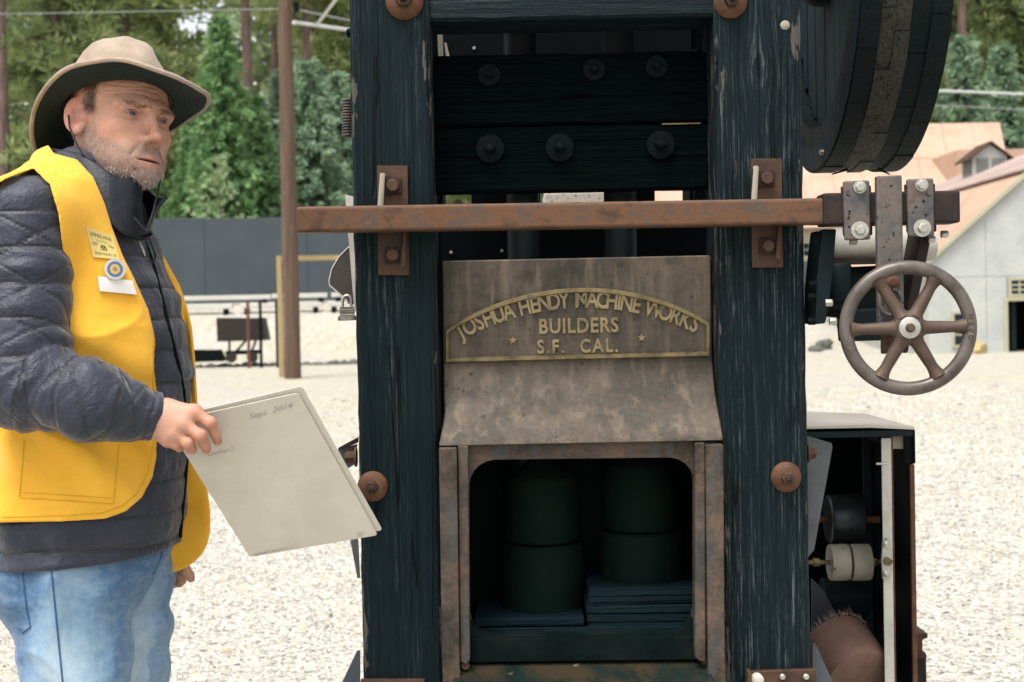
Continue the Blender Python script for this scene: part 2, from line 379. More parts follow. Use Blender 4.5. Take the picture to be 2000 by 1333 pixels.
M['wheel'] = mottle('handwheel iron', [srgb('#403b37'), srgb('#5a534d'), srgb('#6c645d'), srgb('#55514e')], 16, (.28, .5), .3, .25, .001, fine=150, speck=(srgb('#a79b90'), 55, .74))
M['wheel_r'] = mottle('handwheel rusty hub', [srgb('#443830'), srgb('#57463b'), srgb('#5e4f46')], 22, (.45, .7), .25, .25, .001, fine=150)
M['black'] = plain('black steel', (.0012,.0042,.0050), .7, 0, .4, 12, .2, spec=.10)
M['blacktl'] = plain('dark paint steel', (.005,.013,.016), .6, 0, .4, 10, .2, spec=.2)
M['white_st'] = mottle('chipped white paint', [srgb('#a9a79e'), srgb('#c9c5ba'), srgb('#d6d2c6')], 10, (.5, .7), 0, .2, .001, fine=120, speck=(srgb('#6a4a3a'), 38, .68))
M['greyplate'] = plain('grey steel plate', srgb('#596068'), .5, .4, .2, 10)
# ================================================================ THE SETTING
def sst(a, b, x): 
    t = np.clip((np.asarray(x, dtype=float)-a)/(b-a), 0, 1); return t*t*(3-2*t)
def gz(x, y):
    x = np.asarray(x, dtype=float); y = np.asarray(y, dtype=float)
    amp = 2.02 - .85*sst(-5, 6, x)
    amp = amp*(1-sst(10.6, 12.0, x)*(1-sst(60, 70, y)))
    return amp*sst(42.6, 50.2, y) + .13*np.clip(y-54, 0, 120) + .02*vnoise(np.stack([x*.3, y*.3, x*0], -1))*sst(6, 12, y)
m = NT('gravel ground'); o_ = m.obj(); yy = m.sep(o_)[1]
vo = m.voro(o_, 34, out='Color'); vs_ = m.sep(vo)[0]
c = m.ramp(vs_, [(0, srgb('#6d6c67')), (.25, srgb('#97938b')), (.6, srgb('#b0aca2')), (.9, srgb('#c2beb4')), (1, srgb('#b3a58d'))])
fn_ = m.noise(o_, 9, 6, .7); c = m.mix(m.math('MULTIPLY', m.ramp(fn_, [(.35, 0), (.7, 1)]), .35), c, srgb('#aaa69b'))
strw = m.noise(o_, .55, 5, .65)
far = m.math('MULTIPLY', m.ramp(m.math('DIVIDE', yy, 60.0), [(.04, .30), (.13, .35), (.26, 1)]), m.ramp(strw, [(.40, .0), (.62, 1)]))
sfine = m.noise(m.mapping(o_, (1, .35, 1)), 5, 6, .7)
straw = m.ramp(sfine, [(.3, srgb('#8f897b')), (.5, srgb('#aaa38f')), (.75, srgb('#b9b4a4'))])
c = m.mix(far, c, straw)
h = m.math('ADD', m.math('MULTIPLY', m.voro(o_, 34), -1), m.math('MULTIPLY', m.noise(o_, 90, 3), .4))
M['ground'] = m.fin(c, .9, 0, m.bump(h, .8, .02), spec=.2)
xs = np.unique(np.concatenate([np.linspace(-320, -40, 22), np.linspace(-40, 40, 81), np.linspace(40, 320, 22)]))
ys = np.unique(np.concatenate([np.linspace(-80, 0, 9), np.linspace(0, 70, 141), np.linspace(70, 180, 30), np.linspace(180, 600, 15)]))
GX, GY = np.meshgrid(xs, ys, indexing='ij'); GZ = gz(GX, GY)
V = np.stack([GX, GY, GZ], -1).reshape(-1, 3); nx_, ny_ = len(xs), len(ys)
ii, jj = np.meshgrid(np.arange(nx_-1), np.arange(ny_-1), indexing='ij'); b_ = (ii*ny_+jj).ravel()
Q = np.stack([b_, b_+ny_, b_+ny_+1, b_+1], 1)
prop(link_mesh('ground', np_mesh('ground', V, Q), M['ground'], smooth=True), 'pale crushed gravel yard', None, None, 'structure')

# loose gravel stones: real geometry close by, one mass
def gravel():
    ico = np.array([[0,0,1],[.9,0,.25],[.28,.85,.25],[-.72,.53,.25],[-.72,-.53,.25],[.28,-.85,.25]], dtype=np.float32)
    tri = np.array([[0,1,2],[0,2,3],[0,3,4],[0,4,5],[0,5,1]])
    out = []
    for (y0, y1, dens, s0, s1) in ((4.2, 7.0, 3000, .005, .012), (7.0, 10.0, 1500, .007, .014), (10.0, 15, 420, .011, .021), (15, 24, 110, .014, .026)):
        hw = .42*y1+.7; n = int((y1-y0)*2*hw*dens)
        x = rng.uniform(-hw, hw, n); y = rng.uniform(y0, y1, n)
        keep = (np.abs(x) < .42*y+.6); x = x[keep]; y = y[keep]; n = len(x)
        s = rng.uniform(s0, s1, n)**1.0; s *= np.where(rng.random(n) > .93, 1.7, 1)
        a = rng.uniform(0, 6.283, n)
        v = ico[None]*(1+rng.uniform(-.3, .3, (n, 6, 3)))*s[:, None, None]*np.stack([np.ones(n), rng.uniform(.55, 1, n), rng.uniform(.45, .85, n)], 1)[:, None]
        ca, sa = np.cos(a)[:, None], np.sin(a)[:, None]
        vx = v[..., 0]*ca-v[..., 1]*sa; vy = v[..., 0]*sa+v[..., 1]*ca
        v = np.stack([vx+x[:, None], vy+y[:, None], v[..., 2]+(-.08*s+gz(x, y))[:, None]], -1)
        out.append((v.reshape(-1, 3), rng.random(n)))
    V = np.concatenate([o[0] for o in out]); n = len(V)//6; col = np.concatenate([o[1] for o in out])
    T = (tri[None]+(np.arange(n)*6)[:, None, None]).reshape(-1, 3)
    me = np_mesh('gravel_stones', V, T)
    at = me.attributes.new('rv', 'FLOAT', 'POINT'); at.data.foreach_set('value', np.repeat(col, 6).astype(np.float32))
    m = NT('gravel stone'); a = m.attr('rv')
    c = m.ramp(a, [(0, srgb('#4f5152')), (.07, srgb('#7f7d78')), (.30, srgb('#a9a59b')), (.72, srgb('#beb9ae')), (.93, srgb('#c8c3b7')), (1, srgb('#a8916f'))])
    return prop(link_mesh('gravel_stones', me, m.fin(c, .85, spec=.25)), 'loose pale gravel stones covering the yard', 'gravel', None, 'stuff')
gravel()

# ---------------------------------------------------------------- foliage
def leafmat(name, c0, c1, c2, trans=.38):
    m = NT(name); a = m.attr('rv'); c = m.ramp(a, [(0, c0), (.55, c1), (1, c2)])
    c = m.mix(m.math('MULTIPLY', m.rnd(), .35), c, m.mix(1.0, c, (.72,.80,.75), 'MULTIPLY'))
    m.fin(c, .65, spec=.25)
    t = m.t.nodes.new('ShaderNodeBsdfTranslucent'); m.put(t.inputs[0], c); mx = m.t.nodes.new('ShaderNodeMixShader'); mx.inputs[0].default_value = trans
    m.t.links.new(m.b.outputs[0], mx.inputs[1]); m.t.links.new(t.outputs[0], mx.inputs[2]); m.t.links.new(mx.outputs[0], m.out.inputs[0]); return m.m
M['olive'] = leafmat('pine needles olive', srgb('#6f8059'), srgb('#a2b075'), srgb('#cdd09a'))
M['green'] = leafmat('young fir green', srgb('#557850'), srgb('#80a46c'), srgb('#a8c38c'))
M['blueg'] = leafmat('cedar blue green', srgb('#667f6c'), srgb('#93ad8c'), srgb('#bacdae'))
M['paleb'] = leafmat('pale sapling', srgb('#8aa276'), srgb('#b0bf94'), srgb('#c8ceb0'))
M['woodm'] = leafmat('far wood', srgb('#738467'), srgb('#9fae81'), srgb('#c6caa0'))
M['bark'] = mottle('pine bark', [srgb('#4d4038'), srgb('#75615a'), srgb('#8f7a70')], 3, (.8, .95), 0, .6, .04, stretch=(3, 3, .4), fine=14)
M['barkd'] = mottle('dark bark', [srgb('#2e2c28'), srgb('#4c463f')], 3, (.8, .95), 0, .6, .04, stretch=(3, 3, .4), fine=14)
def tufts(C, D, size, k=11, r=None, spread=1.0, wid=.10):
    """needle tufts: k thin blades per tuft at centres C, leaning along D"""
    r = r or rng; n = len(C); d = r.normal(size=(n, k, 3)); d /= np.linalg.norm(d, axis=-1, keepdims=True)
    d = d*spread+D[:, None]; d /= np.linalg.norm(d, axis=-1, keepdims=True)
    L = (size*r.uniform(.6, 1.2, (n, k)))[..., None] if np.isscalar(size) else (size[:, None]*r.uniform(.6, 1.2, (n, k)))[..., None]
    s = np.cross(d, r.normal(size=(n, k, 3))); s /= np.linalg.norm(s, axis=-1, keepdims=True)+1e-9
    a = C[:, None]+d*L*.05; b = C[:, None]+d*L*.62+s*L*wid; e = C[:, None]+d*L; f = C[:, None]+d*L*.55-s*L*wid
    V = np.stack([a, b, e, f], 2).reshape(-1, 3); q = np.arange(n*k*4).reshape(-1, 4)
    rv = np.repeat(np.clip(r.normal(.45, .22, n)[:, None]+r.normal(0, .1, (n, k)), 0, 1).ravel(), 4)
    return V, q, rv
def leaf_mesh(name, V, Q, rv):
    me = np_mesh(name, V, Q); a = me.attributes.new('rv', 'FLOAT', 'POINT'); a.data.foreach_set('value', rv.astype(np.float32)); return me
def pine_parts(seed, h, base, rad, nb=90, tuft=.62, k=12):
    r = np.random.default_rng(seed); mb = MB(); lean = r.normal(0, .25, 2)
    tp = [(lean[0]*(t**2), lean[1]*(t**2), h*t) for t in np.linspace(0, 1, 9)]
    mb.tube(tp, [max(.03, .36*(1-t)**.8*h/26) for t in np.linspace(0, 1, 9)], 9)
    C = []; D = []
    for i in range(nb):
        t = base+(1-base)*r.random()**.85; z = h*t; az = r.uniform(0, 6.283)
        L = rad*(1.02-((t-base)/(1-base))**1.6)*r.uniform(.55, 1.1)+.3
        rise = r.uniform(-.25, .35); p0 = Vector((lean[0]*t*t, lean[1]*t*t, z)); pts = []
        for s in np.linspace(0, 1, 5): pts.append(p0+Vector((math.cos(az)*L*s, math.sin(az)*L*s, L*(rise*s-.18*s*s))))
        mb.tube(pts, [.06*(1-s)+.012 for s in np.linspace(0, 1, 5)], 4, False)
        nt_ = int(4+L*3.4)
        for _ in range(nt_):
            s = r.uniform(.3, 1.0); q = p0+Vector((math.cos(az)*L*s, math.sin(az)*L*s, L*(rise*s-.18*s*s)))
            q += Vector(r.normal(0, .28, 3)); C.append(q); D.append(Vector((math.cos(az)*.35, math.sin(az)*.35, .5)))
    return mb, tufts(np.array(C), np.array(D), tuft, k, r, 1.0, .085)
def fir_parts(seed, h, rad, nw=46, per=9, tuft=.34, k=9, droop=.25, up=0.0):
    r = np.random.default_rng(seed); mb = MB()
    mb.tube([(0,0,h*t) for t in np.linspace(0, 1, 6)], [max(.015, .02*h*(1-t)) for t in np.linspace(0, 1, 6)], 8)
    C = []; D = []
    for i in range(nw):
        t = (i+.5)/nw; z = h*(.04+.95*t); Lm = rad*(1-t)**.8+.12
        for j in range(per):
            az = r.uniform(0, 6.283); L = Lm*r.uniform(.45, 1.0)*(1+.28*math.sin(az*3+z*1.3)*math.sin(z*2.1+az)); ns = max(3, int(L/.16))
            for s in np.linspace(.15, 1, ns):
                q = np.array([math.cos(az)*L*s, math.sin(az)*L*s, z-droop*L*s*s+up*L*s])+r.normal(0, .07, 3)
                C.append(q); D.append((math.cos(az)*.9, math.sin(az)*.9, -.35+up*2))
    return mb, tufts(np.array(C), np.array(D), tuft, k, r, .7, .12)
def make_tree(name, parts, leaf, bark, loc, label, cat, group=None, scale=1.0, rot=0.0):
    mb, (V, Q, rv) = parts; t = thing(name, loc, label, cat, group); base = Vector(loc)
    me = bpy.data.meshes.new('trunk'); me.from_pydata([tuple(v) for v in mb.v], [], mb.f)
    link_mesh('trunk', me, bark, t, base, smooth=True); link_mesh('crown', leaf_mesh('crown', V, Q, rv), leaf, t, base)
    t.scale = (scale,)*3; t.rotation_euler.z = rot; return t
def at_px(px, Y):      # on the ground below that photo column
    x = (P(px, 600, Y)).x; return Vector((x, Y, float(gz(x, Y))-.05))
def more(src, px, Y, label, scale, rot, group=None):
    c = copy_tree(src); c.location = at_px(px, Y); c.scale = (scale,)*3; c.rotation_euler.z = rot; c['label'] = label
    if group: c['group'] = group
    elif 'group' in c: del c['group']
    return c
pg = 'olive pines on the wooded hillside'
pA = make_tree('pine_tree', pine_parts(1, 21, .10, 3.6, 170), M['olive'], M['bark'], at_px(120, 60), 'yellowish olive pine filling the space behind the hat', 'tree', pg)
more(pA, 262, 66, 'olive pine showing just above the top of the hat', 1.0, 1.0, pg)
pB = make_tree('pine_tree', pine_parts(2, 24, .55, 2.7, 100), M['olive'], M['bark'], at_px(492, 62), 'tall pine with long bare reddish trunk above the bright green fir', 'tree', pg)
more(pB, 608, 70, 'bare pine trunk just beside the utility pole', .95, 2.0, pg)
more(pB, 640, 76, 'leaning bare pine trunk between utility pole and machine', .97, 4.0, pg).rotation_euler = (0, R_(2.5), 4)
more(pB, 12, 57, 'thick bare reddish pine trunk behind the yellow vest shoulder', 1.15, 3.0, pg)
more(pB, 545, 84, 'slim dark pine trunk close behind the utility pole', 1.0, .7, pg)
for px, Y, s, rz, lb in ((-120, 64, .95, 3.0, 'olive pine beyond the fence, furthest from the machine'), (330, 80, 1.1, 2.2, 'far olive pine above the bright fir tip'), (700, 74, 1.1, 4.4, 'far olive pine behind the left timber post'), (900, 78, 1.05, 5.0, 'olive pine hidden behind the machine frame'),
                        (1250, 84, 1.15, .4, 'olive pine behind the stamp guides'), (1700, 96, 1.3, 1.4, 'olive pine behind the wooden pulley'), (1850, 92, 1.3, 2.9, 'olive pine beside the pulley rim above the pink roof'), (1925, 100, 1.45, 5.4, 'olive pine rising behind the pink roof ridge'), (2010, 93, 1.35, .2, 'olive pine above the louvred cupola'), (2110, 96, 1.4, 3.4, 'olive pine beyond the barn, furthest from the machine')):
    more(pA, px, Y, lb, s, rz, pg)
more(pB, 1886, 88, 'bare grey trunk among pines behind the pink roof', 1.25, 1.9, pg)
fg = make_tree('fir_tree', fir_parts(3, 11.2, 2.3, 60, 11), M['green'], M['barkd'], at_px(443, 56), 'bright green conical fir behind the dark fence', 'tree')
more(fg, 380, 58, 'shorter bright green fir beside the cord of the hat', .66, 1.0); more(fg, 512, 57, 'small bright green fir touching the utility pole', .72, 2.2)
more(fg, 290, 59, 'bright green fir low behind the jacket collar', .62, 4.0)
bgp = 'blue-green cedars behind the utility pole'
fb = make_tree('cedar_tree', fir_parts(5, 9.5, 2.5, 46, 11, .4, 9, .12), M['blueg'], M['barkd'], at_px(612, 58), 'blue-green cedar right behind the utility pole', 'tree', bgp)
more(fb, 668, 60, 'blue-green cedar touching the left timber post', .95, 1.1, bgp); more(fb, 562, 66, 'farther blue-green cedar between fir and utility pole', 1.0, 2.3, bgp)
more(fb, 740, 62, 'blue-green cedar mostly hidden by the left timber post', .9, .4, bgp); more(fb, 1890, 84, 'dark blue-green cedar beside the wooden pulley rim', 1.3, 3.3, bgp); more(fb, 1965, 86, 'dark blue-green cedar right of the pink roof end', 1.25, 5.0, bgp)
make_tree('pine_sapling', fir_parts(9, 5.6, 1.7, 13, 5, .24, 8, -.1, .55), M['paleb'], M['bark'], at_px(432, 53.5), 'pale wispy sapling poking over the dark fence', 'tree')

def far_wood():
    r = np.random.default_rng(21); n = 17000
    Y = r.uniform(96, 128, n); x = r.uniform(-.52, .52, n)*Y*1.15; z = r.uniform(0, 1, n)**.9*34
    g = np.array(gz(x, Y)); keep = vnoise(np.stack([x, Y*.6, z+g], -1), .16, 3) > -.42+.45*sst(21, 33, z)
    gapx = (x/Y*FPX+CX-345)/85; gapz = (CY-46-(z+g-CAMZ)/Y*FPX-30)/55
    keep &= (gapx**2+gapz**2) > r.uniform(.2, 1.3, n)
    C = np.stack([x, Y, z+g], -1)[keep]; D = np.tile([0, -.3, .2], (len(C), 1))
    V, Q, rv = tufts(C, D, 1.5, 8, r, 1.0, .17)
    prop(link_mesh('far_wood', leaf_mesh('far_wood', V, Q, rv), M['woodm']), 'distant olive pine wood covering the hillside', 'wood', None, 'stuff')
far_wood()

# ---------------------------------------------------------------- fence, pole, wires, yard things
M['fence'] = plain('slate grey fence sheet', srgb('#424b50'), .6, .1, .16, .8, .1)
M['fence_p'] = plain('fence post grey', srgb('#3d474e'), .6, .1, .1, 2)
M['polew'] = mottle('utility pole wood', [srgb('#463830'), srgb('#604d40'), srgb('#735e4e')], 3, (.75, .95), 0, .5, .01, stretch=(4, 4, .25), fine=30, speck=(srgb('#b5a89a'), 9, .74))
def panel_fence(name, x0, x1, Y, z0, z1, n, label):
    t = thing(name, (x0, Y, z0), label, 'fence'); w_ = (x1-x0)/n
    for i in range(n):
        dz = random.uniform(-.03, .03)
        MB().box((x0+i*w_+.006, Y, z0+dz*.3), (x0+(i+1)*w_-.006, Y+.05, z1+dz)).build('panel', M['fence'], t, bevel=.006)
        MB().box((x0+i*w_-.05, Y+.05, z0-.3), (x0+i*w_+.05, Y+.15, z1-.02)).build('fence_post', M['fence_p'], t)
    MB().box((x0, Y+.151, z1-.4), (x1, Y+.2, z1-.3)).build('rail', M['fence_p'], t)
    return t
xa, xb = P(-200, 500, 51).x, P(1000, 500, 51).x
panel_fence('panel_fence', xa, xb, 51, 2.0, 5.08, 6, 'long dark slate fence of tall sheets on the bank')
panel_fence('panel_fence', P(1400, 500, 58).x, P(1640, 500, 58).x, 58, 1.0, 3.42, 3, 'dark slate fence below the small window of the pink roofed building')

base = at_px(569, 32.7)
t = thing('utility_pole', base, 'weathered brown wooden utility pole in the gravel yard', 'pole')
MB().tube([base-Vector((0,0,.3)), base+Vector((0,0,4)), base+Vector((.0,0,9.5))], [.195, .18, .155], 18).build('shaft', M['polew'], t, smooth=True)
a = P(579, 14, 32.45)
MB().box(a-Vector((.07,.05,.11)), a+Vector((.06,.05,.11))).build('bracket', M['black'], t, bevel=.01)
MB().tube([P(572,30,32.5), P(577,24,32.5)], .02, 8).build('bracket_arm', M['rust_d'], t)
M['wire'] = plain('pale cable sheath', srgb('#c9ccc9'), .5, 0, .05)
M['wire_d'] = plain('grey cable sheath', srgb('#8d9591'), .5, 0, .05)
def wire(pts, r, mat, label, sag=0):
    pts = [Vector(p) for p in pts]; full = []
    for a, b in zip(pts[:-1], pts[1:]):
        for s in np.linspace(0, 1, 9)[:-1]: full.append(a.lerp(b, s)-Vector((0, 0, sag*4*s*(1-s))))
    full.append(pts[-1]); ob = MB().tube(full, r, 6).build('overhead_wire', mat, smooth=True)
    return prop(ob, label, 'wire')
wire([P(573, 44, 32.5), P(690, 60, 34), P(1815, 177, 44), P(2060, 187, 48)], .045, M['wire'], 'thick pale cable running off the utility pole toward the barns', .0)
wire([P(619, 49, 33.0), P(662, -8, 31)], .035, M['wire'], 'short pale cable rising from the thick cable beside the pole')
wire([P(573, 18, 32.5), P(690, 42, 34), P(1815, 205, 44), P(2060, 218, 48)], .022, M['wire_d'], 'thin grey wire strung beneath the thick cable')
wire([P(-60, 29, 40), P(552, 18, 32.6)], .012, M['wire_d'], 'thin grey wire crossing the pines above the hat')

M['yellow'] = plain('faded yellow timber', srgb('#a99468'), .7, 0, .12, 4)
t = thing('timber_frame', at_px(547, 33.6), 'pale yellow timber goal frame standing by the utility pole', 'frame')
zt = P(550, 506, 33.6).z
for px in (547, 790):
    b2 = at_px(px, 33.6); MB().box((b2.x-.055, 33.55, b2.z), (b2.x+.055, 33.65, zt+.07)).build('upright', M['yellow'], t, bevel=.008)
MB().box((at_px(547, 33.6).x+.0551, 33.56, zt-.055), (at_px(790, 33.6).x-.0551, 33.64, zt+.06)).build('crossbar', M['yellow'], t, bevel=.008)

M['cart'] = plain('ore cart steel', srgb('#2e2a24'), .6, .3, .3, 3)
c0 = at_px(471, 42); t = thing('ore_cart', c0, 'dark steel ore cart with tipped tub on small wheels', 'cart')
def pxq(pts, Y, d): return MB().prism(poly_px(pts, Y), (0, d, 0))
pxq([(422, 621), (512, 621), (521, 665), (424, 668)], 41.6, .75).build('tub', M['cart'], t, bevel=.02)
pxq([(440, 686), (504, 684), (504, 692), (440, 694)], 41.7, .55).build('chassis', M['black'], t, bevel=.01)
for q in ((448, 667, 448, 688), (500, 666, 492, 686), (480, 667, 462, 686)):
    MB().tube([P(q[0], q[1]-1, 41.95), P(q[2], q[3], 41.95)], .035, 8).build('strut', M['black'], t)
for px in (452, 493):
    for Y in (41.72, 42.2):
        cc = P(px, 698, Y); MB().lathe(cc, (0,1,0), [(.05,-.06),(.16,-.06),(.165,.0),(.13,.0),(.12,.03),(.05,.03)], 18).build('wheel', M['cart'], t, smooth=True)
M['red'] = plain('rusty red pipe', srgb('#6d4239'), .7, .2, .2, 4)
for px, y1, mt, lb in ((484, 590, 'red', 'thin rusty red post in front of the ore cart'), (508, 588, 'black', 'thin black post beside the ore cart'), (540, 590, 'black', 'thin black post behind the yellow frame upright'), (556, 610, 'rust_d', 'thin rusty post hidden beside the utility pole')):
    b2 = at_px(px, 40.8); MB().tube([b2-Vector((0,0,.1)), Vector((b2.x, b2.y, P(px, y1, 40.8).z))], .045, 8).build('steel_post', M[mt]).update_tag()
    o = bpy.data.objects[[k.name for k in COL.objects if k.name.startswith('steel_post')][-1]]; prop(o, lb, 'post')
a = at_px(404, 42.2)
o = pxq([(374, 684), (428, 684), (437, 706), (374, 708)], 41.9, .5).build('steel_trough', M['black'], bevel=.02); prop(o, 'low black steel trough lying beside the ore cart', 'trough')
M['rail_w'] = plain('white painted beam', srgb('#c6c3ba'), .6, 0, .06, 2)
gw = 'white beams lying on the bank below the fence'
for x0, x1, py, Y, lb in ((340, 530, 600, 49.3, 'long white beam, top one behind the ore cart'), (532, 640, 602, 49.3, 'white beam behind the utility pole, upper row'), (648, 760, 601, 49.3, 'white beam touching the timber post, upper row'), (330, 455, 619, 48.0, 'white beam, lower row just above the ore cart'), (470, 630, 617, 48.0, 'white beam crossing behind the utility pole, lower row'), (640, 770, 617, 48.0, 'white beam behind the padlock, lower row')):
    A, B = P(x0, py, Y), P(x1, py, Y); zz = float(gz((A.x+B.x)/2, Y)); zz2 = zz+.17
    mb = MB().box((A.x, Y-.1, zz2), (B.x, Y+.1, zz2+.16)); t = thing('white_beam', ((A.x+B.x)/2, Y, zz), lb, 'beam', gw)
    mb.build('beam', M['rail_w'], t, bevel=.015)
    for xx in (A.x+.15, B.x-.3): MB().box((xx, Y-.12, zz-.1), (xx+.15, Y+.12, zz2+.003)).build('block', M['black'], t)
M['rock'] = plain('dark edging rock', srgb('#5c5d57'), .85, 0, .4, 3, .5, .02)
rg = 'dark edging rocks along the foot of the bank'
def rock_mesh(seed):
    r = np.random.default_rng(seed); bm = bmesh.new(); bmesh.ops.create_icosphere(bm, subdivisions=2, radius=1)
    V = np.array([v.co for v in bm.verts]); nn = vnoise(V, 1.3, seed)*.3+vnoise(V, 3, seed)*.12
    for v, k in zip(bm.verts, nn): v.co = v.co*(1+float(k))
    me = bpy.data.meshes.new('edging_rock'); bm.to_mesh(me); bm.free(); me.materials.append(M['rock']); return me
rms = [rock_mesh(i) for i in range(4)]
pxl = 372
k = 0
while pxl < 800:
    wd = random.uniform(14, 34); Y = 42.3+random.uniform(-.3, .3); b2 = at_px(pxl+wd/2, Y)
    o = link_mesh('edging_rock', rms[k % 4], None); o.location = b2+Vector((0,0,.05)); sx = wd/2778*Y*.56
    o.scale = (sx, sx*.7, random.uniform(.10, .17)); o.rotation_euler.z = random.uniform(-.3, .3)
    prop(o, 'dark rock in the row edging the bank', 'rock', rg); pxl += wd*.95; k += 1
for px, s, Y, lb in ((1590, .22, 44, 'low dark rock beside the right timber post'), (1608, .3, 44.4, 'rounded rock seen between post and handwheel'), (1838, .38, 43.5, 'tan boulder seen through the handwheel spokes'), (1902, .4, 41, 'pale sack-like boulder against the barn wall')):
    o = link_mesh('boulder', rms[k % 4].copy(), None); o.data.materials[0] = M['yellow'] if s > .35 else M['rock']; o.location = at_px(px, Y)+Vector((0,0,s*.4)); o.scale = (s, s, s*.8); prop(o, lb, 'boulder'); k += 1

# ---------------------------------------------------------------- buildings on the right
M['siding'] = mottle('pale grey metal siding', [srgb('#a9acA8'), srgb('#b6b9b5'), srgb('#c0c2bd')], 1.2, (.5, .65), .05, .1, .003, fine=8)
M['roofp'] = mottle('faded pink metal roof', [srgb('#b3947f'), srgb('#c0a08b'), srgb('#c6aa97')], .5, (.45, .6), .05, .1, .004, fine=6)
M['roofg'] = mottle('dusty roof sheet', [srgb('#a48d84'), srgb('#b29d94'), srgb('#bfaea5')], .6, (.45, .6), .05, .1, .004, fine=6)
M['trim'] = plain('cream trim board', srgb('#b3ae94'), .6, 0, .08, 3)
M['glass'] = plain('dark window glass', srgb('#1a2a33'), .12, 0, .2, 2)
M['creamw'] = plain('cream wall boards', srgb('#b7ab98'), .7, 0, .08, 1)
def muntin_window(t, c, w_, h_, nx, nz, name='window'):
    """window in a wall facing -Y, centre c on the wall face: frame, panes behind bars"""
    x, y, z = c
    f = MB(); fw = .07
    for lo, hi in (((x-w_/2-fw, y-.05, z-h_/2-fw), (x+w_/2+fw, y+.03, z-h_/2)), ((x-w_/2-fw, y-.05, z+h_/2), (x+w_/2+fw, y+.03, z+h_/2+fw)), ((x-w_/2-fw, y-.05, z-h_/2), (x-w_/2, y+.03, z+h_/2)), ((x+w_/2, y-.05, z-h_/2), (x+w_/2+fw, y+.03, z+h_/2))): f.box(lo, hi)
    fo = f.build(name, M['trim'], t)
    for i in range(nx):
        for j in range(nz):
            x0 = x-w_/2+w_*i/nx; z0 = z-h_/2+h_*j/nz; MB().box((x0+.02, y-.012, z0+.02), (x0+w_/nx-.02, y-.004, z0+h_/nz-.02)).build('pane', M['glass'], fo)
    b = MB()
    for i in range(1, nx): b.box((x-w_/2+w_*i/nx-.02, y-.03, z-h_/2), (x-w_/2+w_*i/nx+.02, y-.002, z+h_/2))
    for j in range(1, nz): b.box((x-w_/2, y-.028, z-h_/2+h_*j/nz-.02), (x+w_/2, y-.003, z-h_/2+h_*j/nz+.02))
    if b.v: b.build('glazing_bar', M['trim'], fo)
    return fo
YB = 42.0; xL = P(1813, 600, YB).x; xR = xL+12.0; zE = 2.74; SL = .865; xM = xL+6.0
zg = 0.0
t = thing('gable_barn', (xL+6, YB, 0), 'pale grey metal clad barn with open dark doorway', 'barn')
def rake(x): return zE+SL*min(x-xL, xR-x)
dx0, dx1, dz1 = P(1968, 640, YB).x, P(2052, 640, YB).x, P(1985, 588, YB).z
zs = P(1900, 541, YB).z
# siding sheets (lower row and upper row), each its own piece
x = xL; i = 0
while x < xR-.01:
    x2 = min(x+1.72, xR)
    for (z0, z1, lower) in ((0.0, zs-.006, True), (zs+.006, None, False)):
        parts_ = [(x, x2)]
        if lower:
            parts_ = []
            for a_, b_ in ((x, min(x2, dx0)), (max(x, dx1), x2)):
                if b_-a_ > .02: parts_.append((a_, b_))
            if x2 <= dx0 or x >= dx1: parts_ = [(x, x2)]
        for a_, b_ in parts_:
            a2, b2 = a_+.006, b_-.006
            if lower and z1 > min(rake(a2), rake(b2)): 
                pl = [(a2, 0), (b2, 0), (b2, min(z1, rake(b2))), (a2, min(z1, rake(a2)))]
            elif lower: pl = [(a2, z0), (b2, z0), (b2, z1), (a2, z1)]
            else:
                if max(rake(a2), rake(b2)) <= z0: continue
                pl = [(a2, z0), (b2, z0), (b2, max(z0+.01, rake(b2)))]
                if a2 < xM < b2: pl.append((xM, rake(xM)))
                pl.append((a2, max(z0+.01, rake(a2))))
            MB().prism([(px_, YB+random.uniform(0, .008), pz_) for px_, pz_ in pl], (0, .04, 0)).build('siding_sheet', M['siding'], t)
    x = x2; i += 1
MB().box((dx0+.02, YB+.01, dz1), (dx1-.02, YB+.05, zs-.01)).build('siding_sheet', M['siding'], t)
MB().box((xL, YB+.05, 0), (xL+.05, YB+16, zE)).build('side_wall', M['siding'], t); MB().box((xR-.05, YB+.05, 0), (xR, YB+16, zE)).build('side_wall', M['siding'], t); MB().box((xL+.05, YB+15.9, 0), (xR-.05, YB+16, zE)).build('back_wall', M['siding'], t)
dr = MB(); dr.box((dx0-.1, YB-.06, 0), (dx0, YB+.06, dz1+.1)); dr.box((dx0, YB-.06, dz1), (dx1, YB+.06, dz1+.1)); dr.box((dx1, YB-.06, 0), (dx1+.1, YB+.06, dz1+.1)); door = dr.build('door_frame', M['trim'], t)
MB().box((dx0+.22, YB+.3, 0), (dx0+.36, YB+.45, dz1)).build('inner_post', M['blacktl'], t)
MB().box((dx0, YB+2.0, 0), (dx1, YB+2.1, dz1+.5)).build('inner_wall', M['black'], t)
wz0, wz1 = P(1985, 578, YB).z, P(1985, 545, YB).z
muntin_window(t, (P(2007, 560, YB).x, YB-.012, (wz0+wz1)/2), 1.0, wz1-wz0-.08, 4, 3)
muntin_window(t, (P(1873, 640, YB).x, YB-.012, (P(1873, 610, YB).z+P(1873, 678, YB).z)/2), .3, P(1873, 610, YB).z-P(1873, 678, YB).z-.1, 1, 3)
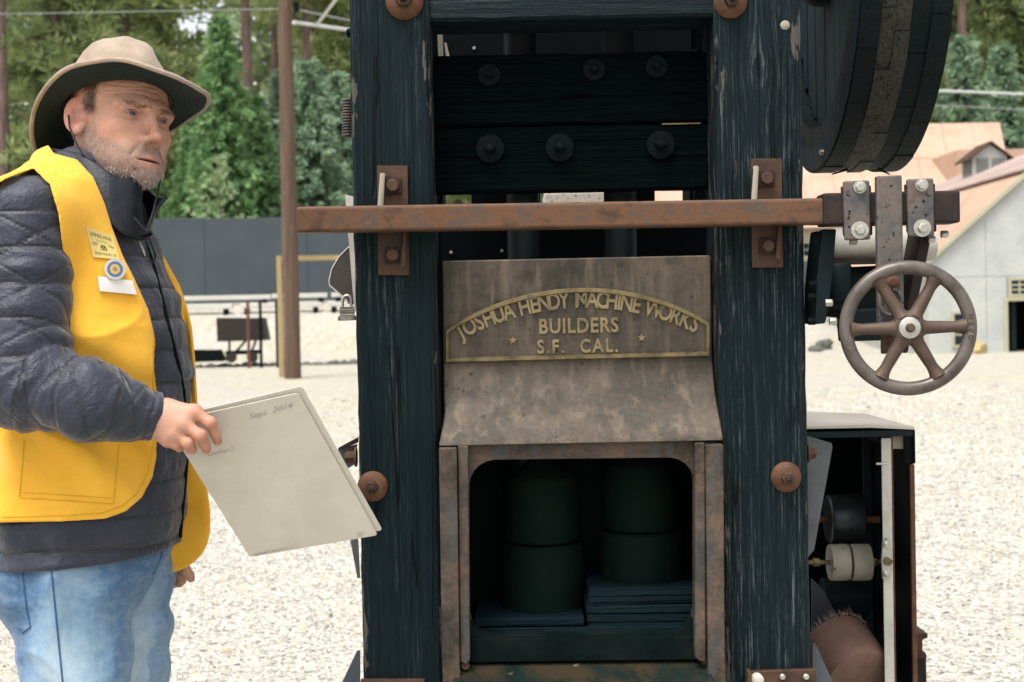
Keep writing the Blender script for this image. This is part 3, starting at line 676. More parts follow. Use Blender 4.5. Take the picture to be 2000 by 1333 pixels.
# roof planes with raised monitor along the ridge
def roof_plane(x0, z0, x1, z1, y0, y1, th=.08): return MB().prism([(x0, y0, z0), (x1, y0, z1), (x1, y0, z1+th), (x0, y0, z0+th)], (0, y1-y0, 0))
xm = P(2000, 349, YB).x; ov = .3
nrs = 9
for sgn in (1, -1):
    X = lambda x_: x_ if sgn == 1 else xL+xR-x_
    y0 = YB-.12
    for k_ in range(nrs):
        ya, yb = y0+(16.2)*k_/nrs, y0+16.2*(k_+1)/nrs-.012
        roof_plane(X(xL-ov), zE-ov*SL, X(xm+.3), rake(xm+.3)+.0, ya, yb).build('roof_sheet', M['roofp'], t)
    MB().prism([(X(xL-ov), YB-.17, zE-ov*SL-.06), (X(xM), YB-.17, rake(xM)-.06), (X(xM), YB-.17, rake(xM)+.10), (X(xL-ov), YB-.17, zE-ov*SL+.10)], (0, .045, 0)).build('rake_board', M['trim'], t)
    MB().box((min(X(xm+.06), X(xm+.12)), YB+.0, rake(xm)-.1), (max(X(xm+.06), X(xm+.12)), YB+15.9, 5.36)).build('monitor_wall', M['black'], t)  # black puts the eave shadow into this wall's colour
    for k_ in range(nrs):
        ya, yb = y0+(16.2)*k_/nrs, y0+16.2*(k_+1)/nrs-.012
        roof_plane(X(xm-.12), 5.33, X(xM), 5.33+(xM-xm+.12)*.42, ya, yb, .06).build('roof_sheet', M['roofg'], t)
# cupola with louvres on the monitor roof
yc = 51.5; xc0, xc1 = P(1900, 320, yc).x, P(1967, 320, yc).x; zc0, zc1 = 5.33+.42*.8, P(1930, 306, yc).z
ct = thing('louvred_cupola', ((xc0+xc1)/2, yc+.6, zc0), 'small white cupola with louvred vents on the barn roof', 'cupola')
wd = xc1-xc0
MB().box((xc0, yc, zc0-.2), (xc1, yc+wd, zc1)).build('body', M['siding'], ct, bevel=.01)
pk = P(1938, 280, yc).z
MB().prism([(xc0, yc+.004, zc1+.001), (xc1, yc+.004, zc1+.001), ((xc0+xc1)/2, yc+.004, pk-.05)], (0, wd-.008, 0)).build('gable', M['siding'], ct)
for s in (-1, 1):
    xm_ = (xc0+xc1)/2; xe = xm_+s*(wd/2+.22); sl_ = (pk-zc1)/(wd/2)
    MB().prism([(xm_, yc-.2, pk), (xe, yc-.2, zc1-.22*sl_), (xe, yc-.2, zc1-.22*sl_+.07), (xm_, yc-.2, pk+.07)], (0, wd+.4, 0)).build('roof_sheet', M['rust'], ct)
    lx0 = xm_-wd*.40 if s < 0 else xm_+wd*.05; lx1 = lx0+wd*.36; lz0, lz1 = P(1930, 338, yc).z, zc1-.06
    MB().box((lx0, yc-.014, lz0), (lx1, yc-.004, lz1)).build('vent_back', M['black'], ct)
    for k_ in range(7):
        z_ = lz0+(lz1-lz0)*(k_+.5)/7; MB().box((lx0, yc-.06, z_-.013), (lx1, yc-.016, z_+.013)).build('louvre', M['siding'], ct)
MB().box((xc0-.014, yc+.15, P(1930, 338, yc).z), (xc0-.004, yc+wd-.15, zc1-.06)).build('vent_back', M['black'], ct)
for k_ in range(7):
    z_ = P(1930, 338, yc).z+(zc1-.06-P(1930, 338, yc).z)*(k_+.5)/7; MB().box((xc0-.06, yc+.15, z_-.013), (xc0-.016, yc+wd-.15, z_+.013)).build('louvre', M['siding'], ct)
# big pink roofed building behind
Y0, Y1 = 68.0, 80.0; ze, zr = P(1580, 443, Y0).z, P(1750, 245, Y1).z
xa, xb = P(1150, 400, Y1).x, P(1953, 245, Y1).x; xb2 = P(1990, 300, Y0).x
t = thing('long_building', ((xa+xb)/2, Y0, gz((xa+xb)/2, Y0)), 'long cream building under a broad faded pink metal roof', 'building')
zb = 1.0
MB().box((xa+.3, Y0+.5, zb), (xb2-.5, Y0+.7, ze+.1)).build('wall', M['creamw'], t)
ns = 14
for k_ in range(ns):
    f0, f1 = k_/ns, (k_+1)/ns-.0008
    zmid = .62
    for (s0, s1) in ((0, zmid), (zmid+.002, 1)):
        q = lambda f, s: Vector((xa+(xb2-xa)*f+( (xb-xb2)*f )*s, Y0+(Y1-Y0)*s, ze+(zr-ze)*s+(.05 if s0 > 0 else 0)))
        MB().hexa([q(f0, s0), q(f1, s0), q(f1, s1), q(f0, s1)]+[v-Vector((0,0,.08)) for v in (q(f0, s0), q(f1, s0), q(f1, s1), q(f0, s1))]).build('roof_sheet', M['roofp'], t)
q0, q1, q2 = Vector((xb2, Y0, ze)), Vector((xb, Y1, zr)), Vector((xb2, Y1+12, ze))
MB().prism([q0, q1, q2], (0,0,-.08)).build('hip_sheet', M['roofp'], t)
MB().prism([Vector((xa, Y1, zr)), Vector((xb, Y1, zr)), Vector((xb2, Y1+12, ze)), Vector((xa, Y1+12, ze))], (0,0,-.08)).build('roof_sheet', M['roofp'], t)
MB().box((xb2-2, Y0+3, P(1990, 380, Y0+3).z), (xb2+9, Y0+11, P(1990, 291, Y0+3).z)).build('side_roof', M['roofp'], t)
muntin_window(t, (P(1581, 488, Y0+.5).x, Y0+.486, P(1581, 488, Y0+.5).z), .62, .62, 2, 2)
M['tealp'] = plain('teal painted body', srgb('#6a8a80'), .4, .1, .1, 3)
b2 = at_px(1842, 43.2); t = thing('utility_trailer', b2, 'small teal trailer parked beside the barn wall, seen through the handwheel', 'trailer')
MB().box((b2.x-.9, 43.0, .45), (b2.x+.3, 44.0, .95)).build('tub', M['tealp'], t, bevel=.04)
for s in (-.55, .1): MB().lathe((b2.x+s, 43.0, .26), (0,1,0), [(.05,-.12),(.24,-.12),(.26,-.06),(.26,.03),(.05,.03)], 18).build('wheel', M['black'], t, smooth=True)
MB().box((b2.x-.85, 43.3, .24), (b2.x+.25, 43.7, .46)).build('chassis', M['black'], t)
# ================================================================ STAMP MILL
YM = 2.75
def timber(x0, x1, y0, y1, z0, z1, axis='z', seg=40, jit=.0007, ch=.006, seed=0):
    r = np.random.default_rng(seed); mb = MB()
    def ring(t):
        if axis == 'z': a0, a1, b0, b1 = x0, x1, y0, y1
        else: a0, a1, b0, b1 = y0, y1, z0, z1
        pts = [(a0+ch, b0), (a1-ch, b0), (a1, b0+ch), (a1, b1-ch), (a1-ch, b1), (a0+ch, b1), (a0, b1-ch), (a0, b0+ch)]
        out = []
        for k, (a, b) in enumerate(pts):
            j = r.normal(0, jit, 2); j[1] *= .4 if k < 2 else 1
            out.append((a+j[0], b+j[1], t) if axis == 'z' else (t, a+j[0]*.5, b+j[1]))
        return out
    ts = np.linspace(z0, z1, seg) if axis == 'z' else np.linspace(x0, x1, seg)
    vs_ = []
    for t in ts: vs_ += ring(t)
    n = 8; fs = [(i*n+k, i*n+(k+1) % n, (i+1)*n+(k+1) % n, (i+1)*n+k) for i in range(seg-1) for k in range(n)]
    fs += [tuple(range(n-1, -1, -1)), tuple((seg-1)*n+k for k in range(n))]
    return mb.add(vs_, fs)
mx = lambda px, Y=YM, py=666: P(px, py, Y).x
mz = lambda py, Y=YM, px=1130: P(px, py, Y).z
mill = thing('stamp_mill', (mx(1135), YM+.2, 0), 'old two-stamp ore mill with charred black timber posts and iron mortar box', 'stamp mill')
xl0, xl1, xr0, xr1 = mx(696), mx(851), mx(1406), mx(1574)
ztop = 2.35
timber(xl0, xl1, YM, YM+.17, .12, ztop, 'z', 60, seed=1).build('post', M['post_l'], mill, smooth=True, angle=25)
timber(xr0, xr1, YM, YM+.17, .12, ztop, 'z', 60, seed=2).build('post', M['post_r'], mill, smooth=True, angle=25)
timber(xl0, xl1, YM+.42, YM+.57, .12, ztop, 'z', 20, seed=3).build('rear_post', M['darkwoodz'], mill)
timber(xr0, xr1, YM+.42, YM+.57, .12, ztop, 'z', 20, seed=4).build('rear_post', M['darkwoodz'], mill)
for a, b in ((xl0, xl1), (xr0, xr1)):
    timber(a-.02, b+.02, YM-.35, YM+.95, 0, .1195, 'z', 3, 0, seed=5).build('sill_timber', M['post_l'], mill)
timber(xl1-.014, xr0+.004, YM+.012, YM+.15, mz(34), mz(34)+.16, 'x', 24, .0008, seed=6).build('cross_beam', M['beam'], mill, smooth=True, angle=25)
# guide timbers across the stems
YG = YM+.115
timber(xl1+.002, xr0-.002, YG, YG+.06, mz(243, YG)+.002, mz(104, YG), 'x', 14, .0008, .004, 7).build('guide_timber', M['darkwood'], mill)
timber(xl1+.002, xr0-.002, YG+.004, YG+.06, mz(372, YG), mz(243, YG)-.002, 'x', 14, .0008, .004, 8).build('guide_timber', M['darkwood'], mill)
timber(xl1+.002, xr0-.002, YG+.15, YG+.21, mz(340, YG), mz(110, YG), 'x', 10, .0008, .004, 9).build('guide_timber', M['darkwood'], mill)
def hexnut(mb, c, ax, r, t, hole=None, square=False):
    c = Vector(c); ax = Vector(ax).normalized(); n = 4 if square else 6
    return mb.lathe(c, ax, [(r, 0), (r, t*.8), (r*.86, t)], n)
def washer_bolt(parent, px, py, Y, rpx, mat='rust_o', nutm='rust', sq=False, dome=True, name='washer'):
    c = P(px, py, Y); s = Y/FPX; r = rpx*s
    prof = [(r*.98, -.004), (r, .002), (r*.97, .006), (r*.7, .012 if dome else .007), (r*.45, .016 if dome else .008)]
    w_ = MB().lathe(c, (0,-1,0), prof, 36).build(name, M[mat], parent, smooth=True, angle=50)
    mb = MB(); hexnut(mb, c+Vector((0,-prof[-1][1]+.001,0)), (0,-1,0), r*.46, r*.5, square=sq); mb.build('nut', M[nutm], w_, bevel=.0015)
    MB().lathe(c+Vector((0,-prof[-1][1]-r*.5+.002,0)), (0,-1,0), [(r*.22, 0), (r*.22, r*.22), (r*.14, r*.28)], 16).build('bolt_end', M['rust_d'], w_, smooth=True)
    return w_
washer_bolt(mill, 790, 3, YM, 37); washer_bolt(mill, 1426, 4, YM, 33)
washer_bolt(mill, 728, 950, YM, 30); washer_bolt(mill, 1535, 932, YM, 30)
for px, py in ((955, 147), (1160, 137), (1282, 131), (957, 291), (1093, 289), (1290, 284)):
    gw_ = washer_bolt(mill, px, py, YG+.001, 28 if py > 200 else 22, 'black', 'black', True, False, 'guide_washer')  # guide washers blackened to paint in the deep shade
    for c_ in gw_.children: c_.data.materials[0] = M['black' if c_.name.startswith('nut') else 'iron_dark']
MB().box((mx(1300, YG), YG-.0025, mz(246, YG)-.0012), (mx(1375, YG), YG+.001, mz(246, YG)+.0012)).build('brass_strip', M['brass'], mill)
# stems and stamps
YS = YM+.22
M['stem'] = mottle('dark stem steel', [(.0018,.006,.007), (.005,.012,.013), (.013,.018,.017)], 12, (.45, .6), .1, .2, .002, spec=.2)
M['stampm'] = mottle('stamp shoe iron', [(.0016,.0070,.0052), (.0036,.0115,.0088), (.008,.014,.010)], 6, (.6, .8), 0, .4, .003, speck=((.05,.055,.035), 30, .74), spec=.06)
for pxs, r_, zt_, zj, zb_, pxh in ((1026, .034, 900, 1055, 1205, 1050), (1216, .034, 900, 1035, 1150, 1246)):
    x = mx(pxs, YS); xh = mx(pxh, YS)
    MB().cyl((x, YS, mz(960, YS)), (x, YS, ztop+.2), r_, n=28).build('stem', M['stem'], mill, smooth=True)
    st = MB().lathe((xh, YS, mz(zj, YS)), (0,0,1), [(.076, .002), (.08, .012), (.08, .13), (.076, .14), (.05, .16), (.036, .19)], 32).build('stamp_head', M['stampm'], mill, smooth=True)
    rr = .088
    MB().lathe((xh, YS, mz(zb_, YS)), (0,0,1), [(rr, 0), (rr, mz(zj, YS)-mz(zb_, YS)-.006), (rr-.005, mz(zj, YS)-mz(zb_, YS)-.001)], 32).build('stamp_shoe', M['stampm'], st, smooth=True)
# mortar box: flared front plate
rows = [(504, .075, 863, 1388), (520, .075, 863.5, 1388.5), (700, .075, 866, 1391), (722, .072, 866, 1393), (748, .062, 866, 1395), (775, .045, 867, 1398), (800, .027, 868, 1402), (825, .008, 865, 1407), (845, -.012, 861, 1410), (858, -.024, 858, 1412), (866, -.034, 857, 1413)]
mb = MB(); NXc = 24; vs_ = []
for (py, dy, xa, xb) in rows:
    for k in range(NXc+1):
        f = k/NXc; px = xa+(xb-xa)*f; pyy = py+ (5.5-11*f)
        p = P(px, pyy, YM+dy); vs_.append(p)
n1 = NXc+1; nv = len(vs_); nr = len(rows)
back = [v+Vector((0, .03, -.004)) for v in vs_]
fs = [(i*n1+k, i*n1+k+1, (i+1)*n1+k+1, (i+1)*n1+k) for i in range(nr-1) for k in range(NXc)]
fs += [(nv+i*n1+k, nv+(i+1)*n1+k, nv+(i+1)*n1+k+1, nv+i*n1+k+1) for i in range(nr-1) for k in range(NXc)]
fs += [(k, nv+k, nv+k+1, k+1) for k in range(NXc)]+[((nr-1)*n1+k, (nr-1)*n1+k+1, nv+(nr-1)*n1+k+1, nv+(nr-1)*n1+k) for k in range(NXc)]
fs += [(i*n1, (i+1)*n1, nv+(i+1)*n1, nv+i*n1) for i in range(nr-1)]+[(i*n1+NXc, nv+i*n1+NXc, nv+(i+1)*n1+NXc, (i+1)*n1+NXc) for i in range(nr-1)]
mortar = MB().add(vs_+back, fs).build('mortar_box', M['iron'], mill, smooth=True, bevel=.003, angle=50)
# raised frame of the maker's plate, an arch over a straight foot
YP = YM+.075
arch = []
for s in np.linspace(0, 1, 29):
    px = 874+(1382-874)*s; py = 648-14*s-(1-(2*s-1)**2)**.92*73; arch.append(P(px, py, YP-.002))
foot = [P(1382, 692, YP-.002), P(874, 704, YP-.002)]
loop = arch+foot
def ribbon(pts, w_, h_):
    n = len(pts); mb = MB(); vs_ = []
    c = sum((Vector(p) for p in pts), Vector())/n
    for i, p in enumerate(pts):
        a, b = Vector(pts[i-1]), Vector(pts[(i+1) % n]); p = Vector(p)
        t1 = (p-a).normalized(); t2 = (b-p).normalized(); n1_ = Vector((-t1.z, 0, t1.x)); n2_ = Vector((-t2.z, 0, t2.x))
        nn = (n1_+n2_).normalized(); k = 1/max(.35, nn.dot(n1_)); o = nn*(w_/2*k)
        vs_ += [p+o, p+o*.55+Vector((0,-h_,0)), p-o*.55+Vector((0,-h_,0)), p-o]
    fs = [(i*4+j, i*4+j+1, ((i+1) % n)*4+j+1, ((i+1) % n)*4+j) for i in range(n) for j in range(3)]
    return mb.add(vs_, fs)
ribbon(loop, .0105, .0075).build('plate_border', M['brass'], mortar, smooth=True, angle=60)
def text_mesh(txt, size, extr=.0, bev=0, res=3, space=1.0, align='CENTER', shear=0):
    cu = bpy.data.curves.new('t', 'FONT'); cu.body = txt; cu.offset = .00035 if bev > .0005 else 0; cu.shear = shear; cu.size = size; cu.extrude = extr; cu.bevel_depth = bev; cu.bevel_resolution = 1; cu.resolution_u = res
    cu.align_x = align; cu.align_y = 'BOTTOM_BASELINE'; cu.space_character = space
    o = bpy.data.objects.new('t', cu); COL.objects.link(o); dg = bpy.context.evaluated_depsgraph_get(); me = bpy.data.meshes.new_from_object(o.evaluated_get(dg))
    V = np.array([v.co for v in me.vertices]) if len(me.vertices) else np.zeros((0, 3)); Fs = [tuple(p.vertices) for p in me.polygons]
    bpy.data.objects.remove(o); bpy.data.curves.remove(cu); bpy.data.meshes.remove(me); return V, Fs
def text_parts(items, name, mat, parent):
    """items: (text, size, origin, x axis, up axis, extrude, bevel, space, xscale) joined into one raised line of lettering"""
    mb = MB()
    for (txt, size, o, ax, up, ex, bv, sp, xs_) in items:
        V, Fs = text_mesh(txt, size, ex, bv, 3, sp, 'CENTER', .45 if name == 'pencil_note' else 0); ax = Vector(ax).normalized(); up = Vector(up).normalized(); nn = ax.cross(up)
        mb.add([Vector(o)+ax*(v[0]*xs_)+up*v[1]+nn*v[2] for v in V], Fs)
    return mb.build(name, mat, parent)
s_ = YP/FPX; items = []
line = 'JOSHUA HENDY MACHINE WORKS'
wch = {'I': .45, ' ': .62, 'M': 1.22, 'W': 1.32, 'J': .8, 'N': 1.05, 'O': 1.05, 'E': .92, 'S': .92}
tot = sum(wch.get(c, 1.0) for c in line); pos = 0
for ch_ in line:
    wv = wch.get(ch_, 1.0); s = (pos+wv/2)/tot; pos += wv
    if ch_ == ' ': continue
    s = .025+.95*s
    fx = lambda s: 886+(1372-886)*s
    fy = lambda s: 672-14*s-(1-(2*s-1)**2)**.95*64
    p = P(fx(s), fy(s), YP-.0005); q = P(fx(s+.01), fy(s+.01), YP-.0005); q0 = P(fx(s-.01), fy(s-.01), YP-.0005)
    ax = (q-q0).normalized(); up = Vector((-ax.z, 0, ax.x))
    items.append((ch_, .0465, p, ax, up, .0030, .0010, 1, .74))
text_parts(items, 'lettering', M['brass_dim'], mortar)
ax0 = (P(1300, 640, YP)-P(950, 648, YP)).normalized(); up0 = Vector((-ax0.z, 0, ax0.x))
text_parts([('BUILDERS', .0405, P(1130, 650, YP-.0005), ax0, up0, .0028, .0010, 1.10, .84)], 'lettering', M['brass_dim'], mortar)
text_parts([('S.F.', .037, P(1076, 690, YP-.0005), ax0, up0, .0028, .0010, 1.25, .84)], 'lettering', M['brass_dim'], mortar); text_parts([('CAL.', .037, P(1170, 688, YP-.0005), ax0, up0, .0028, .0010, 1.25, .84)], 'lettering', M['brass_dim'], mortar)
for px, py in ((1253, 660), (1002, 665)):
    c = P(px, py, YP-.001); pts = []
    for k in range(10):
        r_ = .0085 if k % 2 == 0 else .0036; a = math.pi/2+k*math.pi/5; pts.append(c+Vector((math.cos(a)*r_, 0, math.sin(a)*r_)))
    MB().prism(pts, (0, -.003, 0)).build('star', M['brass_dim'], mortar)
# discharge frame with round cornered opening
YF = YM-.012
def frame_ring(ox0, ox1, oy0, oy1, ix0, ix1, iy0, iy1, rad, Y0, Y1, n=120):
    cx_, cy_ = (ix0+ix1)/2, (iy0+iy1)/2; A = [2*math.pi*k/n for k in range(n)]
    A += [math.atan2(y-cy_, x-cx_) % (2*math.pi) for x in (ox0, ox1) for y in (oy0, oy1)]; A = sorted(set(round(a, 5) for a in A))
    inn, out = [], []
    for a in A:
        dx, dy = math.cos(a), math.sin(a)
        def ray(x0, x1, y0, y1): return min((((x1 if dx > 0 else x0)-cx_)/dx) if abs(dx) > 1e-9 else 1e9, (((y1 if dy > 0 else y0)-cy_)/dy) if abs(dy) > 1e-9 else 1e9)
        t = ray(ox0, ox1, oy0, oy1); out.append((cx_+dx*t, cy_+dy*t))
        lo, hi = 0, ray(ix0, ix1, iy0, iy1)
        for _ in range(30):
            mid = (lo+hi)/2; x, y = abs(cx_+dx*mid-cx_), abs(cy_+dy*mid-cy_); hx, hy = (ix1-ix0)/2, (iy1-iy0)/2
            qx, qy = x-hx+rad, y-hy+rad; sd = math.hypot(max(qx, 0), max(qy, 0))+min(max(qx, qy), 0)-rad
            if sd < 0: lo = mid
            else: hi = mid
        inn.append((cx_+dx*lo, cy_+dy*lo))
    n = len(A); rl = lambda p: (p[0], p[1]-(p[0]-1135)*.0125+0)
    def pp(l, Y): return [P(*rl(p), Y) for p in l]
    f_in, f_out = pp(inn, Y0), pp(out, Y0); d = Vector((0, Y1-Y0, 0))
    vs_ = f_out+f_in+[v+d for v in f_out]+[v+d for v in f_in]; fs = []
    for i in range(n):
        j = (i+1) % n
        fs += [(i, j, n+j, n+i), (2*n+i, 3*n+i, 3*n+j, 2*n+j), (n+i, n+j, 3*n+j, 3*n+i), (i, 2*n+i, 2*n+j, j)]
    return MB().add(vs_, fs)
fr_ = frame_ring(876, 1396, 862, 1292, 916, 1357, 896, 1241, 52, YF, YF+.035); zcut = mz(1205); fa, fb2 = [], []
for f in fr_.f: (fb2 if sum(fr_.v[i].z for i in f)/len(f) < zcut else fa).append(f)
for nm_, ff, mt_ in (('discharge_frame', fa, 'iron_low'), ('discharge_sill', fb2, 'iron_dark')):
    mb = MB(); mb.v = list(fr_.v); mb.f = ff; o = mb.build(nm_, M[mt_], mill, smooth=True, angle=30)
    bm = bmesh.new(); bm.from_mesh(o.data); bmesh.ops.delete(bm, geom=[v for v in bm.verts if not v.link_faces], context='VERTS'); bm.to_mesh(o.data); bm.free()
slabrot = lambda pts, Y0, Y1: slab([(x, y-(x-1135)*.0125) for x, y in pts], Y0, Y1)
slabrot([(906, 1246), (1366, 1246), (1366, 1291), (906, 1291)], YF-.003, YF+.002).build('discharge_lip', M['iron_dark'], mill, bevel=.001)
a_ = [P(890, 1296, YF+.01), P(1384, 1290, YF+.01), P(1400, 1352, YF-.09), P(880, 1358, YF-.09)]
M['wet'] = mottle('wet stained apron', [(.005,.014,.013), (.012,.021,.018), (.045,.032,.018), (.012,.023,.023)], 9, (.15, .45), .1, .4, .003, speck=(srgb('#8a8272'), 26, .66))
MB().hexa(a_+[v+Vector((0, .02, -.03)) for v in a_]).build('apron', M['wet'], mill, bevel=.003)
# slide rails either side
def rail(pts, Y0, Y1, name='slide_rail', mat='iron_low'): return slabrot(pts, Y0, Y1).build(name, M[mat], mill, bevel=.0025)
rail([(857, 872), (892, 872), (898, 1300), (904, 1400), (868, 1400), (863, 1280)], YF-.036, YF+.03)
rail([(894, 868), (914.5, 868), (918, 1288), (910, 1296), (899, 1290)], YF-.026, YF+.01)
rail([(1378.5, 872), (1413, 872), (1416, 1280), (1420, 1400), (1386, 1400), (1383, 1300)], YF-.036, YF+.03)
rail([(1357.5, 868), (1377, 868), (1379, 1296), (1369, 1296), (1357.5, 1288)], YF-.026, YF+.01)
MB().cyl(P(909, 1300, YF-.02), P(909, 1300, YF+.02), .008, n=12).build('stud', M['rust'], mill)
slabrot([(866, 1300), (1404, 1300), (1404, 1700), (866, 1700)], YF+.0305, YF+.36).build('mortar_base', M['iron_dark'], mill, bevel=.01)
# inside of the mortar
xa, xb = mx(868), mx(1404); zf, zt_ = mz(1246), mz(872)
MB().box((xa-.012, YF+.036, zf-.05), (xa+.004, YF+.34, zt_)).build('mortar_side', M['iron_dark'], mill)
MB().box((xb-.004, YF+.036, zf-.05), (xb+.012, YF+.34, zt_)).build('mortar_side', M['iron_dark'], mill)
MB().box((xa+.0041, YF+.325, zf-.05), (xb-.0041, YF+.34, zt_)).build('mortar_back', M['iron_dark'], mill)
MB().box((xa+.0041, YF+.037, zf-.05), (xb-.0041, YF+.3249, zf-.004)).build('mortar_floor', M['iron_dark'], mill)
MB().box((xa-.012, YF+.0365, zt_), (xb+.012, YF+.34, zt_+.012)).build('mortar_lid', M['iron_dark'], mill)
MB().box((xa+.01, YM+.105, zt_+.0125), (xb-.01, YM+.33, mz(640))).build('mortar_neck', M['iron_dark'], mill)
M['plank_b'] = wood_black('wet blue timber', 'x', .12, None, .10, ((.003,.013,.018), (.008,.021,.028), (.05,.08,.085)))
def mplank(px0, px1, py0, py1, Y0, Y1):
    slabrot([(px0, py0), (px1, py0), (px1, py1), (px0, py1)], Y0, Y1).build('plank', M['plank_b'], mill, bevel=.002)
mplank(928, 1141, 1206, 1222, YM+.09, YM+.30)
for k in range(5): mplank(1147+random.uniform(-2, 4), 1362, 1150+k*17, 1165.5+k*17, YM+.085+random.uniform(0, .012), YM+.30)
mplank(930, 1362, 1226, 1239, YM+.075, YM+.085)
# screen of dark panels behind the stems, with the gap below the guides
YBK = YM+.40
def bpanel(px0, px1, py0, py1, Y=YBK, mat='black', nm='back_panel'): MB().box((mx(px0, Y), Y, mz(py1, Y)), (mx(px1, Y), Y+.018, mz(py0, Y))).build(nm, M[mat], mill)
bpanel(868, 1360, -160, 368); bpanel(866, 1390, 398, 640)
bpanel(926, 1060, 368.6, 397.4); bpanel(1192, 1284, 368.6, 397.4); bpanel(1361, 1392, 100, 397.4)
M['speck'] = mottle('speckled stone', [srgb('#a39a90'), srgb('#b8afa4')], 30, (.8, .9), 0, .3, .002, speck=(srgb('#5c524a'), 130, .6))
sp_ = MB().box((mx(1062, 4.2, 385), 4.2, 0), (mx(1190, 4.2, 385), 4.36, P(1126, 374, 4.2).z)).build('stone_pillar', M['speck'], bevel=.008); prop(sp_, 'speckled pale stone pillar standing behind the mill, seen through the gap above the feed bar', 'pillar')
M['paleP'] = mottle('pale weathered strip', [srgb('#8d8578'), srgb('#aaa293')], 8, (.8, .9), 0, .3, .003, stretch=(4, 4, .4))
slab([(868, 84), (872, 84), (878, 110), (871, 110)], YBK-.01, YBK-.001).build('gap_strip', M['paleP'], mill); slab([(854, 60), (864, 60), (866, 110), (856, 110)], YM+.33, YM+.36).build('gap_strip', M['paleP'], mill)  # pale strips added in place of bright gaps between the timbers
slab([(1364, 48), (1388, 48), (1388, 104), (1364, 104)], YM+.30, YM+.33).build('gap_strip', M['darkwoodz'], mill)
for px, py in ((926, 94), (980, 490), (881, 493)):
    MB().lathe(P(px, py, YBK-.001), (0,-1,0), [(.0035, -.002), (.0035, .002)], 12).build('daylight_dot', M['white_st'], mill)  # white discs standing in for daylight through holes
for px in (1026, 1216): pass
# feed bar brackets and feed bar
def bracket(x0, y0, x1, y1, bx, by, rx, down):
    b = slab([(x0, y0), (x1, y0), (x1+1, y1), (x0+1, y1)], YM-.0075, YM+.001).build('bracket', M['rust'], mill, bevel=.001)
    c = P(bx, by, YM-.007); mb = MB(); r_ = .0155; mb.prism([c+Vector((sx*r_, 0, sz*r_)) for sx, sz in ((-1,-1),(1,-1),(1,1),(-1,1))], (0, -.006, 0)); mb.build('bolt_plate', M['rust_d'], b, bevel=.001)
    MB().lathe(c+Vector((0,-.0055,0)), (0,-1,0), [(.0125, 0), (.0125, .010), (.010, .013)], 14).build('bolt_head', M['rust'], b, smooth=True)
    y_a, y_b = (y0+18, y1+2) if not down else (y0-2, y1-16)
    p0, p1 = P(rx+2, y_a, YM-.02), P(rx-2, y_b, YM-.02)
    MB().tube([p0+Vector((0, .012, 0)), p0, p1], [.005, .005, .0058], 10).build('weld_rod', M['paleP'] if not down else M['rust'], b, smooth=True)
bracket(736, 324, 796, 404, 768, 364, 745, False); bracket(737, 452, 798, 538, 768, 499, 789, True)
bracket(1467, 310, 1527, 390, 1496, 350, 1475, False); bracket(1468, 438, 1529, 523, 1498, 481, 1522, True)
YBar = YM-.037
def obar(p, q, hh, hd):
    p, q = Vector(p), Vector(q); a = (q-p).normalized(); u = Vector((-a.z, 0, a.x)); d = Vector((0, 1, 0)); r = []
    for e in (p, q): r.append([e-u*hh-d*hd, e-u*hh+d*hd, e+u*hh+d*hd, e+u*hh-d*hd])
    return MB().hexa(r[0]+r[1])
obar(P(582, 431, YBar), P(1612, 414, YBar), .0245, .025).build('feed_bar', M['bar'], mill, bevel=.006, seg=3)
# foot brackets, gussets and side fittings
def foot(pts, Y0, Y1, mat='rust'): return slab(pts, Y0, Y1).build('foot_bracket', M[mat], mill, bevel=.002)
foot([(704, 1329), (830, 1328), (830, 1420), (704, 1420)], YM-.012, YM+.004); fb_ = foot([(1461, 1312), (1594, 1308), (1596, 1420), (1461, 1420)], YM-.012, YM+.004)
foot([(1461, 1312), (1468, 1312), (1470, 1420), (1461, 1420)], YM-.04, YM-.0121)
for px in (1528, 1574): MB().lathe(P(px, 1322, YM-.0125), (0,-1,0), [(.006, -.001), (.006, .004), (.004, .006)], 12).build('bolt_head', M['zinc'], fb_, smooth=True)
MB().lathe(P(1478, 1326, YM-.0125), (0,-1,0), [(.012, -.001), (.012, .012), (.009, .014)], 16).build('bolt_head', M['white_st'], fb_, smooth=True)
slab([(697, 1272), (703, 1272), (703, 1420), (660, 1420), (668, 1333)], YM+.10, YM+.108).build('gusset', M['greyplate'], mill)
slab([(1587, 1258), (1593, 1258), (1630, 1340), (1645, 1420), (1587, 1420)], YM+.06, YM+.068).build('gusset', M['greyplate'], mill)
def side_bolt(px, py, Y, d, r=.013, L=.02):
    c = P(px, py, Y); ax = Vector((d, 0, 0)); w_ = MB().lathe(c, ax, [(r*1.5, 0), (r*1.5, .004)], 20).build('washer', M['rust_o'], mill)
    mb = MB(); hexnut(mb, c+ax*.0035, ax, r, L); mb.build('nut', M['rust'], w_, bevel=.001)
side_bolt(697, 893, YM+.05, -1); side_bolt(1576, 886, YM+.05, 1, .012, .014)
M['zincsheet'] = mottle('spotted zinc sheet', [srgb('#55595a'), srgb('#63676a'), srgb('#6f7272')], 12, (.45, .6), .4, .15, .001, speck=(srgb('#3c3c3a'), 60, .70))
slab([(1577, 852), (1624, 866), (1626, 874), (1590, 1075), (1577, 1090)], YM+.13, YM+.134).build('gusset', M['zincsheet'], mill)
slab([(655, 880), (697, 868), (697, 905), (672, 920)], YM+.12, YM+.126).build('gusset', M['zincsheet'], mill); slab([(660, 876), (697, 856), (697, 866), (662, 881)], YM+.09, YM+.12).build('side_clip', M['rust_d'], mill)
slab([(684, 1055), (699, 1050), (703, 1130), (698, 1130)], YM+.14, YM+.146).build('gusset', M['zincsheet'], mill)
